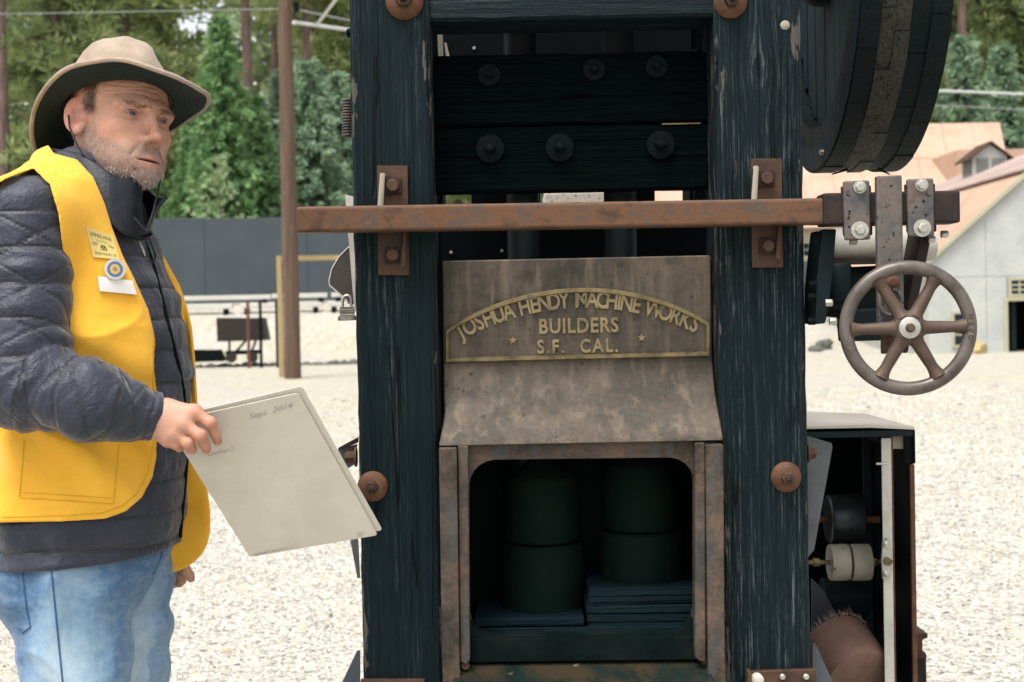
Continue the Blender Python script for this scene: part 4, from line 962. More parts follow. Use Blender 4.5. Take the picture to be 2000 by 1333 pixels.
# white edge plate, curved belt guard and fittings on the left
slab([(674, 380), (690, 384), (690, 404), (692, 470), (696, 608), (692, 608), (681, 470), (679, 452)], YM+.06, YM+.064).build('edge_plate', M['white_st'], mill)
gp = [(694, 478), (680, 484), (662, 502), (648, 526), (643, 548), (644, 558), (660, 572), (676, 584), (680, 594), (694, 594)]
M['guard'] = mottle('brown grey guard sheet', [srgb('#3f3a34'), srgb('#57514a')], 5, (.4, .55), .4, .1, .001)
gd = slab(gp, YM+.20, YM+.204).build('belt_guard', M['guard'], mill)
rim_ = [P(x, y, YM+.20) for x, y in gp[:-1]]
MB().tube(rim_, .0014, 8).build('guard_rim', M['white_st'], gd, smooth=True)
mb = MB()
for k in range(13): mb.lathe(P(679, 199+k*5.6, YM+.08), (0,0,1), [(.009, 0), (.0115, .0014), (.0115, .0034), (.009, .0046)], 18)
o = mb.build('spring', M['steel'], mill, smooth=True); o['kind'] = 'stuff'
MB().cyl(P(679, 268, YM+.08), P(678, 195, YM+.08), .008, n=14).build('spring_rod', M['rust_d'], mill)
MB().lathe(P(688, 65, YM+.06), (-1,0,0), [(.006, 0), (.009, .004), (.009, .009), (.005, .012)], 14).build('knob', M['black'], mill, smooth=True)
# dowel end in the right post
MB().lathe(P(1533, 50, YM+.001), (0,-1,0), [(.0095, -.002), (.009, .003), (.006, .005)], 18).build('dowel_end', M['paleP'], mill, smooth=True)

# padlock
M['lock'] = mottle('dull lock steel', [srgb('#5d5a52'), srgb('#77736a'), srgb('#8a857b')], 30, (.35, .5), .6, .15, .001)
pl = thing('padlock', P(676, 627, YM+.20), 'small grey laminated padlock hanging from the curved guard', 'padlock')
for k in range(5):
    slab([(663, 600+k*5), (691, 599+k*5), (691, 603.4+k*5), (663, 604.4+k*5)], YM+.19-.0012*(k % 2), YM+.208).build('lamination', M['lock'], pl, bevel=.0008)
b = [P(x, y, YM+.20) for x, y in ((669, 602), (669, 588), (671, 581), (677, 577), (683, 579), (686, 586), (686, 601))]
MB().tube(b, .0034, 10).build('shackle', M['zinc'], pl, smooth=True)
slab([(660, 618), (693, 617), (693, 626), (660, 627)], YM+.185, YM+.21).build('foot_plate', M['lock'], pl, bevel=.001)
text_parts([('Master', .0088, P(676.5, 625.2, YM+.1846), (1,0,.01), (0,0,1), .0003, 0, 1, .95)], 'lettering', M['white_st'], pl)

# ---------------------------------------------------------------- feeder head with handwheel, clamped on the bar
fd = thing('feeder_head', P(1760, 700, YBar), 'rusty clamp head with pale tank, clamped on the end of the feed bar', 'feeder')
obar(P(1601, 411.5, YBar), P(1866, 406, YBar), .0305, .032).build('sleeve', M['rust_d'], fd, bevel=.005, seg=3)
def clamp(px0, px1, py0, py1, b0, b1):
    Yc = YBar-.0325
    c = slab([(px0, py0), (px1, py0-2), (px1+2, py1-2), (px0+3, py1)], Yc-.010, Yc).build('clamp_plate', M['steel'], fd, bevel=.004, seg=3)
    for (bx, by), wr in zip((b0, b1), (.012, .0165)):
        q = P(bx, by, Yc-.0098); w_ = MB().lathe(q, (0,-1,0), [(wr, 0), (wr, .0025)], 24).build('washer', M['zinc'], c, smooth=True)
        mb = MB(); hexnut(mb, q+Vector((0,-.002,0)), (0,-1,0), .0098, .0085); mb.build('bolt_head', M['zinc'], c, bevel=.001)
    slab([(px0-4, py0+10), (px1+3, py0+8), (px1+6, py1-10), (px0+1, py1-8)], YBar+.0325, YBar+.042).build('clamp_plate', M['rust_d'], fd, bevel=.003)
    for by in (b0[1], b1[1]): MB().cyl(P(b0[0], by, YBar-.034), P(b0[0], by, YBar+.06), .006, n=12).build('bolt_shank', M['zinc'], fd)
clamp(1647, 1699, 354, 470, (1679, 366), (1679, 450)); clamp(1771, 1824, 350, 463, (1800, 362), (1801, 446))
slab([(1712, 344), (1762, 342), (1766, 595), (1766, 640), (1716, 640), (1714, 520)], YBar-.050, YBar-.0326).build('hanger_bar', M['steel'], fd, bevel=.003)
slab([(1722, 560), (1745, 560), (1745, 690), (1724, 692)], YBar-.028, YBar-.012).build('lock_tongue', M['rust'], fd, bevel=.002)
o = MB(); o.lathe(P(1741, 551, YBar-.051), (0,-1,0), [(.014, 0), (.016, .004), (.010, .010), (.006, .012)], 9); o.build('weld_nub', M['rust_o'], fd)
ring = [P(1740+22*math.cos(a), 590+26*math.sin(a), YBar-.056) for a in np.linspace(0, 2*math.pi, 21)]
MB().tube(ring, .0035, 8, False).build('hook_ring', M['steel'], fd, smooth=True)
# frame plates, tank and body behind
slab([(1606, 448), (1634, 448), (1628, 520), (1620, 600), (1612, 632), (1593, 634), (1594, 560), (1600, 500)], YBar+.02, YBar+.13).build('side_plate', M['blacktl'], fd, bevel=.003)
slab([(1800, 440), (1824, 440), (1812, 500), (1796, 575), (1782, 640), (1774, 690), (1766, 690), (1772, 600)], YBar+.03, YBar+.12).build('side_plate', M['rust_d'], fd, bevel=.003)
M['tank'] = mottle('scuffed white tank', [srgb('#9b958b'), srgb('#b8b2a8'), srgb('#c2bdb4')], 8, (.4, .6), 0, .15, .002, speck=(srgb('#6b5a4a'), 30, .73))
YT = YBar+.20
MB().lathe(P(1620, 482, YT), (1, 0, .012), [(.02, 0), (.034, .003), (.037, .012), (.037, .20), (.034, .212), (.02, .216)], 28).build('tank', M['tank'], fd, smooth=True)
slab([(1618, 508), (1722, 505), (1722, 516), (1618, 518)], YT-.04, YT-.03).build('tank_strap', M['rust_d'], fd)
MB().lathe(P(1638, 600, YT-.02), (0,0,1), [(.012, -.004), (.024, 0), (.027, .006), (.027, .082), (.023, .088)], 24).build('canister', M['blacktl'], fd, smooth=True)
slab([(1655, 522), (1768, 516), (1770, 640), (1660, 640)], YT-.03, YT+.09).build('body_box', M['iron_dark'], fd, bevel=.006)
slab([(1634, 606), (1768, 600), (1770, 664), (1640, 668)], YT-.045, YT-.0305).build('body_cover', M['blacktl'], fd, bevel=.004)
MB().tube([P(1612, 606, YT-.05), P(1630, 608, YT-.05), P(1655, 606, YT-.05)], .013, 12).build('hose', M['black'], fd, smooth=True)
for (px, py) in ((1594, 556), (1592, 581), (1620, 628), (1592, 628), (1612, 592), (1600, 460), (1838, 458), (1660, 472), (1812, 468)):
    hb = MB(); hexnut(hb, P(px, py, YBar+.02), (1 if px > 1610 else -1, 0, 0), .008, .014); hb.build('bolt_head', M['zinc' if px > 1610 else 'black'], fd, bevel=.001)
MB().tube([P(1598, 455, YBar+.05), P(1612, 455, YBar+.05)], .005, 8).build('bolt_shank', M['zinc'], fd)
# handwheel
hw = thing('hand_wheel', P(1773, 642, 2.56), 'cast iron six-spoked handwheel with rusty hub', 'handwheel')
YW = 2.575; s_ = YW/FPX; c = P(1773, 641, YW)
axw = Vector((-.10, -1, .02)).normalized(); ux = Vector((1, 0, .0)); ux = (ux-axw*ux.dot(axw)).normalized(); uz = ux.cross(axw); uz = -uz if uz.z < 0 else uz
Rm = 118.5*s_; mb = MB(); prof = []
for k in range(16):
    a = 2*math.pi*k/16; prof.append((Rm+math.cos(a)*13.6*s_, math.sin(a)*12.5*s_))
MB().lathe(c, axw, prof, 84, True).build('rim', M['wheel'], hw, smooth=True, angle=80)
for k in range(6):
    a = k*math.pi/3+.01; d = ux*math.cos(a)+uz*math.sin(a)
    L0, L1 = 24*s_, 109*s_; pts = [c+d*(L0+(L1-L0)*t)+axw*(.004*(1-t)) for t in np.linspace(0, 1, 9)]
    rad = [(14+(10.2-14)*t)*s_*(1+.75*max(0, t-.82)/.18*.9+.35*max(0, .12-t)/.12) for t in np.linspace(0, 1, 9)]
    MB().tube(pts, rad, 14).build('spoke', M['wheel_r'], hw, smooth=True)
MB().lathe(c, axw, [(30*s_, -.014), (33*s_, -.004), (33*s_, .010), (29*s_, .017), (22*s_, .020)], 36).build('hub', M['wheel_r'], hw, smooth=True, angle=60)
MB().lathe(c+axw*.0195, axw, [(20.5*s_, 0), (20.5*s_, .003), (19*s_, .004)], 32).build('washer', M['zinc'], hw, smooth=True)
MB().lathe(c+axw*.023, axw, [(9*s_, 0), (9*s_, .006), (6*s_, .010)], 20).build('stud', M['wheel_r'], hw, smooth=True)
MB().cyl(c-axw*.012, c-axw*.10, .012, n=16).build('shaft', M['rust_d'], hw)
items = []
for k, chh in enumerate('OPEN'):
    a = R_(-9.5+k*6.4); d = ux*math.cos(a)+uz*math.sin(a); tg = -ux*math.sin(a)+uz*math.cos(a)
    items.append((chh, .0125, c+d*(Rm+.0045)+axw*(12.4*s_-.0008), tg, -d, .0012, .0003, 1, .85))
text_parts(items, 'lettering', M['wheel_r'], hw)

# ---------------------------------------------------------------- wooden bull wheel
bc = Vector((.716, 3.3, 2.105)); RB = .46; BW = .185
M['lam_l'] = wood_black('worn laminated tread', 'z', .5, None, .16, ((.018,.022,.019), (.048,.046,.037), (.17,.15,.12)))
M['lam_d'] = wood_black('tarred laminated tread', 'z', .25, None, .12, ((.002,.006,.007), (.005,.012,.013), (.06,.06,.05)))
M['slat'] = wood_black('blue black wheel slats', 'z', .3, None, .12, ((.003,.010,.014), (.007,.019,.026), (.07,.09,.10)))
bw = thing('bull_wheel', bc, 'large tarred wooden belt pulley with laminated tread hanging beside the post', 'pulley')
cols_ = [(0, .042, 'lam_d'), (.0425, .073, 'lam_l'), (.0735, .104, 'lam_l'), (.1045, .143, 'lam_d'), (.1435, BW, 'lam_d')]
NB = 22
for ci, (x0, x1, mt) in enumerate(cols_):
    protos = []
    for v in range(3):
        mb = MB(); da = 2*math.pi/NB; ns_ = 4; ro, ri = RB+(.0035, -.0012, .0015)[v]-(.004 if ci in (3,) else 0), RB-.10; vs_ = []
        for s in range(ns_+1):
            a = (s/ns_-.5)*(da-.004); ca, sa = math.cos(a), math.sin(a)
            vs_ += [(x0, -sa*ro, -ca*ro), (x1, -sa*ro, -ca*ro), (x1, -sa*ri, -ca*ri), (x0, -sa*ri, -ca*ri)]
        fs = [(s*4+k, s*4+(k+1) % 4, s*4+4+(k+1) % 4, s*4+4+k) for s in range(ns_) for k in range(4)]+[(3,2,1,0), (ns_*4, ns_*4+1, ns_*4+2, ns_*4+3)]
        mb.add(vs_, fs); me = bpy.data.meshes.new('rim_block'); me.from_pydata([tuple(q) for q in mb.v], [], mb.f); me.materials.append(M[mt]); protos.append(me)
    for k in range(NB):
        o = bpy.data.objects.new('rim_block', protos[random.randrange(3)]); COL.objects.link(o); o.parent = bw
        o.rotation_euler.x = 2*math.pi*(k+(ci*.37 % 1))/NB
for xs_ in (.028, BW-.05):
    x = -RB+.10
    while x < RB-.10:
        wd = .05; hh = math.sqrt(max(0, (RB-.09)**2-max(abs(x), abs(x+wd))**2))
        if hh > .03: MB().box(bc+Vector((xs_+random.uniform(0, .004), x+.001, -hh)), bc+Vector((xs_+.02, x+wd-.001, hh))).build('web_slat', M['slat'], bw)
        x += wd
MB().lathe(bc+Vector((-.003, 0, 0)), (1,0,0), [(RB-.055, 0), (RB-.003, 0), (RB-.003, .003), (RB-.055, .003)], 72, True).build('side_ring', M['slat'], bw)
for a_, rr in ((205, RB-.03), (170, RB-.028), (232, .34)):
    q = bc+Vector((-.004, math.sin(R_(a_))*rr*-1, math.cos(R_(a_))*rr)); MB().lathe(q, (-1,0,0), [(.006, -.002), (.006, .005), (.003, .008)], 10).build('nail_head', M['zinc'], bw)
MB().cyl(bc+Vector((-.35, 0, 0)), bc+Vector((.3, 0, 0)), .03, n=20).build('axle', M['stem'], bw, smooth=True)
MB().lathe(bc, (1,0,0), [(.07, -.02), (.08, 0), (.08, .20), (.07, .22)], 28).build('hub', M['black'], bw, smooth=True)
for pa, pb in (((1655, 331), (1625, 341)), ((1715, 330), (1738, 341))):
    MB().tube([P(*pa, 3.25), P(*pb, 3.25)], [.004, .0015], 6).build('splinter', M['lam_d'], bw)

# ---------------------------------------------------------------- belt housing with pulleys
YH = 3.10; YH2 = 3.54
hg = thing('belt_housing', P(1690, 1700, YH+.2)*1, 'open black steel belt housing with rusty edge and white upright', 'housing')
hg.location.z = 0; ORG[hg.name] = Vector(hg.location)
xr_ = mx(1788, YH, 900); xl_ = mx(1540, YH, 900); zt = P(1788, 838, YH).z
M['roofs'] = plain('pale sky-lit sheet top', srgb('#cbc5b8'), .35, 0, .06, 5)  # pale colour paints in the sky reflection at grazing angle
MB().prism([(xl_, YH, zt+.004), (mx(1700, YH), YH, zt+.004), (xr_, YH, zt-.002), (xr_, YH2, zt-.002), (xl_, YH2, zt+.012)], (0,0,.006)).build('roof_sheet', M['roofs'], hg, bevel=.001)
MB().box((xr_-.004, YH, zt-.076), (xr_, YH2, zt-.0025)).build('roof_flange', M['black'], hg)
MB().box((xl_, YH+.001, zt-.016), (xr_-.0045, YH+.005, zt-.003)).build('roof_flange', M['blacktl'], hg)
MB().box((mx(1765, YH), YH+.0055, zt-.076), (xr_-.0045, YH+.009, zt-.0165)).build('roof_flange', M['black'], hg)
MB().box((mx(1774, YH), YH+.012, 0), (mx(1783, YH), YH2-.02, zt-.005)).build('side_panel', M['black'], hg)
MB().box((mx(1774.5, YH), YH+.002, 0), (mx(1783.5, YH), YH+.0118, zt-.078)).build('edge_strip', M['rust_o'], hg, bevel=.001)
MB().box((xl_, YH2-.02, 0), (mx(1773, YH), YH2-.01, zt-.004)).build('back_panel', M['black'], hg)
MB().box((mx(1721, YH), YH+.01, 0), (mx(1740, YH), YH+.014, zt-.02)).build('white_upright', M['white_st'], hg, bevel=.0008)
MB().box((mx(1740, YH)+.0002, YH+.01, 0), (mx(1743.5, YH), YH+.05, zt-.02)).build('white_upright', M['rust_o'], hg, bevel=.0008)
MB().box((mx(1744, YH), YH+.02, zt-.045), (mx(1766, YH), YH+.05, zt-.017)).build('wood_block', M['paleP'], hg)
MB().box((mx(1716, YH), YH+.02, zt-.03), (mx(1722, YH), YH+.2, zt-.017)).build('corner_clip', M['black'], hg)
for (px0, px1) in ((1684, 1697), (1704, 1716)): MB().box((mx(px0, 3.4), 3.4, .2), (mx(px1, 3.4), 3.42, zt-.02)).build('inner_upright', M['blacktl'], hg)
slab([(1585, 1130), (1606, 1150), (1650, 1230), (1660, 1420), (1586, 1420)], 3.36, 3.364).build('chute_plate', M['greyplate'], hg)
M['pul_g'] = mottle('polished dark pulley', [srgb('#23272b'), srgb('#3f4246'), srgb('#54555a')], 5, (.25, .45), .6, .1, .001)
M['pul_w'] = mottle('dirty white pulley', [srgb('#8f8a7a'), srgb('#aaa595'), srgb('#b7b3a6')], 9, (.6, .8), 0, .3, .002, speck=(srgb('#5a4c3a'), 40, .66))
YPu = 3.30
def pulley(px0, px1, py0, py1, mat, nm, Y=YPu):
    a, b = P(px0, (py0+py1)/2, Y), P(px1, (py0+py1)/2, Y); b.z = a.z; r_ = (py1-py0)/2*(Y-.04)/FPX; w_ = (b-a).length
    return MB().lathe(a, (1,0,0), [(r_*.8, 0), (r_*.97, 0), (r_, .003), (r_*1.01, w_/2), (r_, w_-.003), (r_*.97, w_), (r_*.8, w_)], 40).build(nm, M[mat], hg, smooth=True, angle=60)
pulley(1617, 1682, 966, 1064, 'pul_g', 'pulley', 3.34); pulley(1620, 1656, 1063, 1135, 'pul_w', 'pulley', 3.24); pulley(1661, 1698, 1063, 1135, 'pul_w', 'pulley', 3.24); pulley(1606, 1692, 1128, 1206, 'blacktl', 'pulley', 3.42)
MB().cyl(P(1560, 1015, 3.34), P(1718, 1015, 3.34)*1, .008, n=14).build('shaft', M['rust_o'], hg)
MB().cyl(P(1575, 1099, 3.24), P(1712, 1098, 3.24), .0055, n=14).build('shaft', M['brass'], hg)
MB().cyl(P(1712, 1098, 3.24), P(1739, 1097, YH+.005), .0055, n=14).build('shaft', M['brass'], hg)
for px in (1589, 1700): MB().lathe(P(px, 1098.5, 3.24), (1,0,0), [(.010, 0), (.010, .012), (.008, .014)], 6).build('shaft_nut', M['brass'], hg)
bp = slab([(1724, 1056), (1738, 1056), (1742, 1075), (1742, 1118), (1738, 1132), (1724, 1132), (1722, 1094)], YH+.002, YH+.0098).build('bearing_plate', M['zinc'], hg, bevel=.002)
for py in (1063, 1121): MB().lathe(P(1731, py, YH+.001), (0,-1,0), [(.0085, 0), (.008, .003), (.004, .006)], 14).build('bolt_head', M['zinc'], bp, smooth=True)
MB().lathe(P(1733, 1097, YH+.001), (0,-1,0), [(.009, 0), (.009, .008), (.006, .01)], 14).build('bearing', M['brass'], bp, smooth=True)
MB().lathe(P(1729, 906, YH+.008), (-1,0,0), [(.003, -.004), (.003, .02)], 10).build('pin', M['zinc'], hg)
# canvas belt roll
M['canvas'] = mottle('brown canvas belt', [srgb('#6a5044'), srgb('#84685a'), srgb('#957b6c')], 6, (.8, .95), 0, .4, .003, stretch=(1, 1, 1), fine=160)
M['fray'] = plain('frayed fibre', srgb('#9c8a7c'), .9, 0, .2, 40)
rt = thing('belt_roll', P(1660, 1400, 3.2), 'brown canvas belt roll with frayed edge inside the housing', 'belt roll')
ca, cb = P(1632, 1252, 3.25), P(1672, 1322, 3.16); axr = (cb-ca).normalized(); ap = (P(1690, 1345, 3.12)-ca).normalized()
L_ = .125; prof = []
for k in range(15):
    r_ = .074-.0022*k; prof.append((r_, .004*math.sin(k*2.1)))
outer = [(.074, 0), (.078, .02), (.080, L_*.6), (.078, L_), (.05, L_+.004)]
MB().lathe(ca, ap, outer, 44).build('roll_body', M['canvas'], rt, smooth=True, angle=50)
sp = []
for k in range(140):
    a = k*.24; r_ = .071-.00036*k; nx1 = ap.cross(Vector((0,0,1))).normalized(); ny1 = ap.cross(nx1); sp.append(ca-ap*.002+(nx1*math.cos(a)+ny1*math.sin(a))*r_)
MB().tube(sp, .0016, 5).build('spiral_edge', M['canvas'], rt, smooth=True)
fv = MB()
for k in range(260):
    a = random.uniform(0, 6.283); r_ = .076+random.uniform(-.004, .004); p = ca+(nx1*math.cos(a)+ny1*math.sin(a))*r_
    q = p-ap*random.uniform(.006, .02)+Vector((random.gauss(0, .007), random.gauss(0, .007), random.gauss(0, .007))); d = (q-p).cross(Vector((0,1,0))).normalized()*.0006
    fv.add([p-d, p+d, q], [(0, 1, 2)])
o = fv.build('frayed_fibre', M['fray'], rt); o['kind'] = 'stuff'
# rail stub
rs = thing('rail_stub', P(1797, 1280, 3.5), 'short rusty rail end sticking out behind the housing', 'rail')
rp = [(1780, 1238), (1812, 1238), (1812, 1246), (1802, 1250), (1802, 1272), (1810, 1281), (1810, 1286), (1780, 1286)]
slab(rp, 3.56, 3.75).build('rail_head', M['rust'], rs, bevel=.001)
MB().box((mx(1780, 3.6), 3.6, 0), (mx(1800, 3.6), 3.7, P(1790, 1284, 3.56).z)).build('rail_support', M['rust_d'], rs)
# ================================================================ THE MAN WITH THE HAT
YPn = 2.45
def Qp(px, py, dy=0.0): return np.array(P(px, py, YPn+dy), dtype=np.float32)
def rotm(y, p, r):
    fwd = np.array([math.sin(y), -math.cos(y), 0]); left = np.array([math.cos(y), math.sin(y), 0]); up = np.array([0, 0, 1.])
    f2 = fwd*math.cos(p)-up*math.sin(p); u2 = up*math.cos(p)+fwd*math.sin(p)
    return np.stack([f2, left*math.cos(r)-u2*math.sin(r), u2*math.cos(r)+left*math.sin(r)], 1)
man = thing('person', Vector((Qp(180, 900)[0], YPn, 0)), 'person in yellow vest, dark quilted jacket, jeans and brimmed hat holding a pale board', 'person')
f32 = lambda a: np.asarray(a, dtype=np.float32)
def grad(fn, V, e=.0015): return np.stack([fn(f32(V+np.eye(3)[i]*e))-fn(f32(V-np.eye(3)[i]*e)) for i in range(3)], 1)
def unit(g): return g/(np.linalg.norm(g, axis=1, keepdims=True)+1e-9)

# ---------------------------------------------------------------- head
HM = rotm(R_(48.5), R_(1.0), R_(7.8)); HC = Qp(236, 236); HSc = .975
def toh(p): return ((p-HC)@f32(HM))/HSc
def fromh(l): return np.asarray(l)*HSc@HM.T+HC
def head_l(q):
    m = q.copy(); m[:, 1] = np.abs(m[:, 1])
    d = s_ell(q, (-.012, 0, .032), (.098, .078, .086))
    d = smin(d, s_ell(m, (.026, 0, -.036), (.067, .0545, .090)), .035)
    d = smin(d, s_cap(m, (-.006, .050, -.048), (.056, .029, -.092), .018, .019), .028)
    d = smin(d, s_ell(m, (.076, 0, -.099), (.021, .024, .018)), .022)
    d = smin(d, s_ell(m, (.044, .031, -.058), (.030, .020, .036)), .032)
    d = smin(d, s_ell(m, (.050, .041, -.027), (.026, .020, .016)), .026)
    d = smin(d, s_cap(m, (.0895, .008, .0165), (.068, .051, .0125), .0100, .0095), .014)
    d = smin(d, s_ell(m, (.077, 0, -.073), (.024, .033, .026)), .032)           # muzzle
    d = smax(d, -s_ell(m, (.100, .031, -.002), (.027, .0210, .0125)), .008)      # sockets
    d = smin(d, s_cap(m, (.0885, 0, .010), (.1135, 0, -.035), .0064, .0086), .012)
    d = smin(d, s_ell(m, (.1135, 0, -.0395), (.0125, .0098, .0095)), .007)
    d = smin(d, s_ell(m, (.1005, .0122, -.0450), (.0125, .0072, .0080)), .006)
    d = smax(d, -s_ell(m, (.1065, .0072, -.0545), (.0065, .0038, .0045)), .003)
    d = smin(d, s_sph(m, (.0695, .0315, .0005), .0150), .004)                    # lids
    d = smax(d, -s_ell(m, (.084, .0325, -.0014), (.012, .0138, .0031)), .0014)
    d = smin(d, s_cap(m, (.0815, .018, .0066), (.0765, .046, .0034), .0040, .0036), .004)   # upper lid fold
    d = smin(d, s_cap(m, (.101, 0, -.0745), (.0865, .0235, -.0820), .0046, .0026), .006)    # lips
    d = smin(d, s_cap(m, (.0985, 0, -.0870), (.0875, .018, -.0830), .0060, .0032), .006)
    d = smax(d, -s_ell(m, (.104, 0, -.0800), (.018, .0245, .0019)), .0025)
    d = smax(d, -s_cap(m, (.090, .020, -.097), (.0935, 0, -.0955), .002, .003), .010)
    for k, zz in enumerate((.030, .039, .048)):                                   # forehead lines
        d = d+.0013*np.exp(-((m[:, 2]-zz-.004*np.sin(m[:, 1]*60+k))/.0016)**2)*(m[:, 0] > .04)
    d = d+.0024*np.exp(-(((m[:, 1]-.007-.004*m[:, 2])/.0022)**2))*np.exp(-((m[:, 2]-.022)/.010)**2)*(m[:, 0] > .05)   # frown
    def crease(a, b, amp, wd): return amp*np.exp(-(s_cap(m, a, b, 0.)/wd)**2)
    d = d+crease((.102, .0185, -.047), (.092, .031, -.074), .0026, .0042)+crease((.088, .0255, -.082), (.083, .026, -.096), .0016, .0035)
    d = d+crease((.083, .017, -.0115), (.072, .046, -.0085), .0011, .0024)+crease((.066, .050, -.004), (.052, .060, -.010), .0009, .002)+crease((.066, .051, .001), (.050, .061, .003), .0009, .002)
    d = d+crease((.089, .004, .004), (.084, .013, .0015), .0012, .003)
    # ear
    ec = np.array([-.012, .079, -.008]); e = m-f32(ec); a = R_(12); ex = e[:, 0]*math.cos(a)+e[:, 2]*math.sin(a); ez = -e[:, 0]*math.sin(a)+e[:, 2]*math.cos(a)
    ey = e[:, 1]-.55*(-ex)-.002          # the rear edge stands off the skull
    E = np.stack([ex, ey, ez], 1)
    de = s_ell(E, (0, 0, 0), (.0195, .0072, .0335)); de = smax(de, -s_ell(E, (.003, .0085, -.001), (.0128, .0095, .0235)), .003); de = smin(de, s_cap(E, (-.006, .002, .018), (-.005, .003, -.014), .0030, .0034), .004); de = smax(de, -s_ell(E, (.006, .004, -.006), (.0070, .0075, .0105)), .003)
    de = smin(de, s_ell(E, (.004, .003, -.0285), (.0085, .006, .0095)), .005); de = smin(de, s_ell(E, (.015, .002, -.004), (.006, .006, .009)), .005)
    d = smin(d, de, .006)
    d = smin(d, s_cap(q, (-.030, 0, -.045), (-.060, 0, -.20), .056, .062), .028)
    return d
def head_d(p): return head_l(toh(p))*HSc
# ---------------------------------------------------------------- hands
def hand_fn(wr, mcp, pip, dip, tip, rad, thumb, wrad=.026):
    def fn(p):
        wA, wB = f32(wr[0]), f32(wr[1])
        d = s_cap(p, wA, wB, wrad)
        for k in range(4):
            root = f32(wr[2][k]); d = smin(d, s_cap(p, root, f32(mcp[k]), .0150, .0115), .012)
        for k in range(3): d = smin(d, s_cap(p, (f32(mcp[k])+f32(mcp[k+1]))/2*.8+.2*f32(wr[2][k]), f32(wr[2][k]), .011, .014), .012)
        for k in range(4): d = smin(d, s_sph(p, f32(mcp[k]), .0118), .008)
        f = None
        for k in range(4):
            r0 = rad[k]
            g = smin(smin(s_cap(p, f32(mcp[k]), f32(pip[k]), r0*1.06, r0), s_cap(p, f32(pip[k]), f32(dip[k]), r0, r0*.92), .003), s_cap(p, f32(dip[k]), f32(tip[k]), r0*.92, r0*.80), .003)
            g = smin(g, s_sph(p, f32(pip[k]), r0*1.08), .003)
            f = g if f is None else smin(f, g, .0022)
        d = smin(d, f, .006)
        t = smin(s_cap(p, f32(thumb[0]), f32(thumb[1]), .016, .012), s_cap(p, f32(thumb[1]), f32(thumb[2]), .0115, .0095), .004)
        return smin(d, t, .009)
    return fn
hd = -.215
WR = (Qp(276, 806, hd-.002), Qp(318, 818, hd-.010), [Qp(326, 800, hd-.014), Qp(320, 815, hd-.018), Qp(314, 830, hd-.016), Qp(310, 843, hd-.012)])
mcp = [Qp(380, 806, hd-.022), Qp(359, 829, hd-.030), Qp(343, 848, hd-.028), Qp(329, 858, hd-.020)]
pip = [Qp(411, 826, hd-.026), Qp(391, 851, hd-.036), Qp(367, 866, hd-.034), Qp(345, 869, hd-.026)]
dip = [Qp(421, 848, hd-.014), Qp(399, 868, hd-.020), Qp(373, 876, hd-.020), Qp(350, 874, hd-.014)]
tip = [Qp(425, 862, hd-.002), Qp(403, 878, hd-.006), Qp(376, 879, hd-.008), Qp(352, 875, hd-.006)]
thumb = [Qp(335, 800, hd+.004), Qp(378, 818, hd+.030), Qp(405, 838, hd+.030)]
rhand = hand_fn(WR, mcp, pip, dip, tip, (.0090, .0093, .0088, .0078), thumb)
ld = .16
WL = (Qp(268, 1000, ld), Qp(286, 1050, ld-.005), [Qp(300, 1052, ld-.02), Qp(296, 1056, ld-.005), Qp(290, 1060, ld+.01), Qp(284, 1062, ld+.025)])
Lm = [Qp(338, 1092, ld-.03), Qp(330, 1098, ld-.008), Qp(322, 1102, ld+.014), Qp(312, 1104, ld+.034)]
Lp = [Qp(362, 1114, ld-.035), Qp(352, 1122, ld-.01), Qp(342, 1126, ld+.014), Qp(328, 1126, ld+.036)]
Ld = [Qp(370, 1124, ld-.030), Qp(354, 1134, ld-.01), Qp(343, 1138, ld+.012), Qp(330, 1138, ld+.034)]
Lt = [Qp(373, 1130, ld-.022), Qp(350, 1140, ld-.008), Qp(338, 1142, ld+.01), Qp(326, 1142, ld+.03)]
lhand = hand_fn(WL, Lm, Lp, Ld, Lt, (.0095, .0098, .0092, .0082), [Qp(300, 1050, ld-.03), Qp(326, 1078, ld-.05), Qp(345, 1095, ld-.052)])

# ---------------------------------------------------------------- torso and arms
TY = R_(84); tf = np.array([math.sin(TY), -math.cos(TY)]); tr = np.array([tf[1], -tf[0]])
trow = [(325, 172, .075, .065), (345, 168, .10, .078), (370, 158, .135, .092), (410, 144, .165, .112), (460, 138, .178, .130), (560, 158, .182, .150), (640, 176, .182, .157), (760, 186, .183, .157), (900, 181, .183, .157), (1000, 177, .183, .155), (1100, 172, .182, .152), (1180, 168, .18, .15)]
_tz = np.array([Qp(c, y)[2] for y, c, a, b in trow])[::-1]
_tx = np.array([Qp(c, y)[0] for y, c, a, b in trow])[::-1]; _ta = np.array([t[2] for t in trow])[::-1]; _tb = np.array([t[3] for t in trow])[::-1]
def torso_uv(p):
    z = p[:, 2]; cx = np.interp(z, _tz, _tx); dx = p[:, 0]-cx; dy = p[:, 1]-YPn
    return dx*tf[0]+dy*tf[1], dx*tr[0]+dy*tr[1]
S_r, S_l = Qp(54, 436, -.185), Qp(165, 425, .19); E_r = Qp(42, 752, -.245); Mid = Qp(170, 782, -.262); W_r = Qp(301, 812, -.218)
E_l, W_l = Qp(205, 760, .27), Qp(262, 985, .19)
NB_ = Qp(175, 352, 0)
def core(p):
    z = p[:, 2]; u, v = torso_uv(p); a = np.interp(z, _tz, _ta); b = np.interp(z, _tz, _tb)
    k = ((np.abs(u)/b)**2.25+(np.abs(v)/a)**2.25)**(1/2.25); d = (k-1)*np.minimum(a, b)*.92
    d = smax(d, z-_tz[-1], .02)
    d = smin(d, s_cap(p, NB_, S_r, .052, .070), .045); return smin(d, s_cap(p, NB_, S_l, .052, .070), .045)
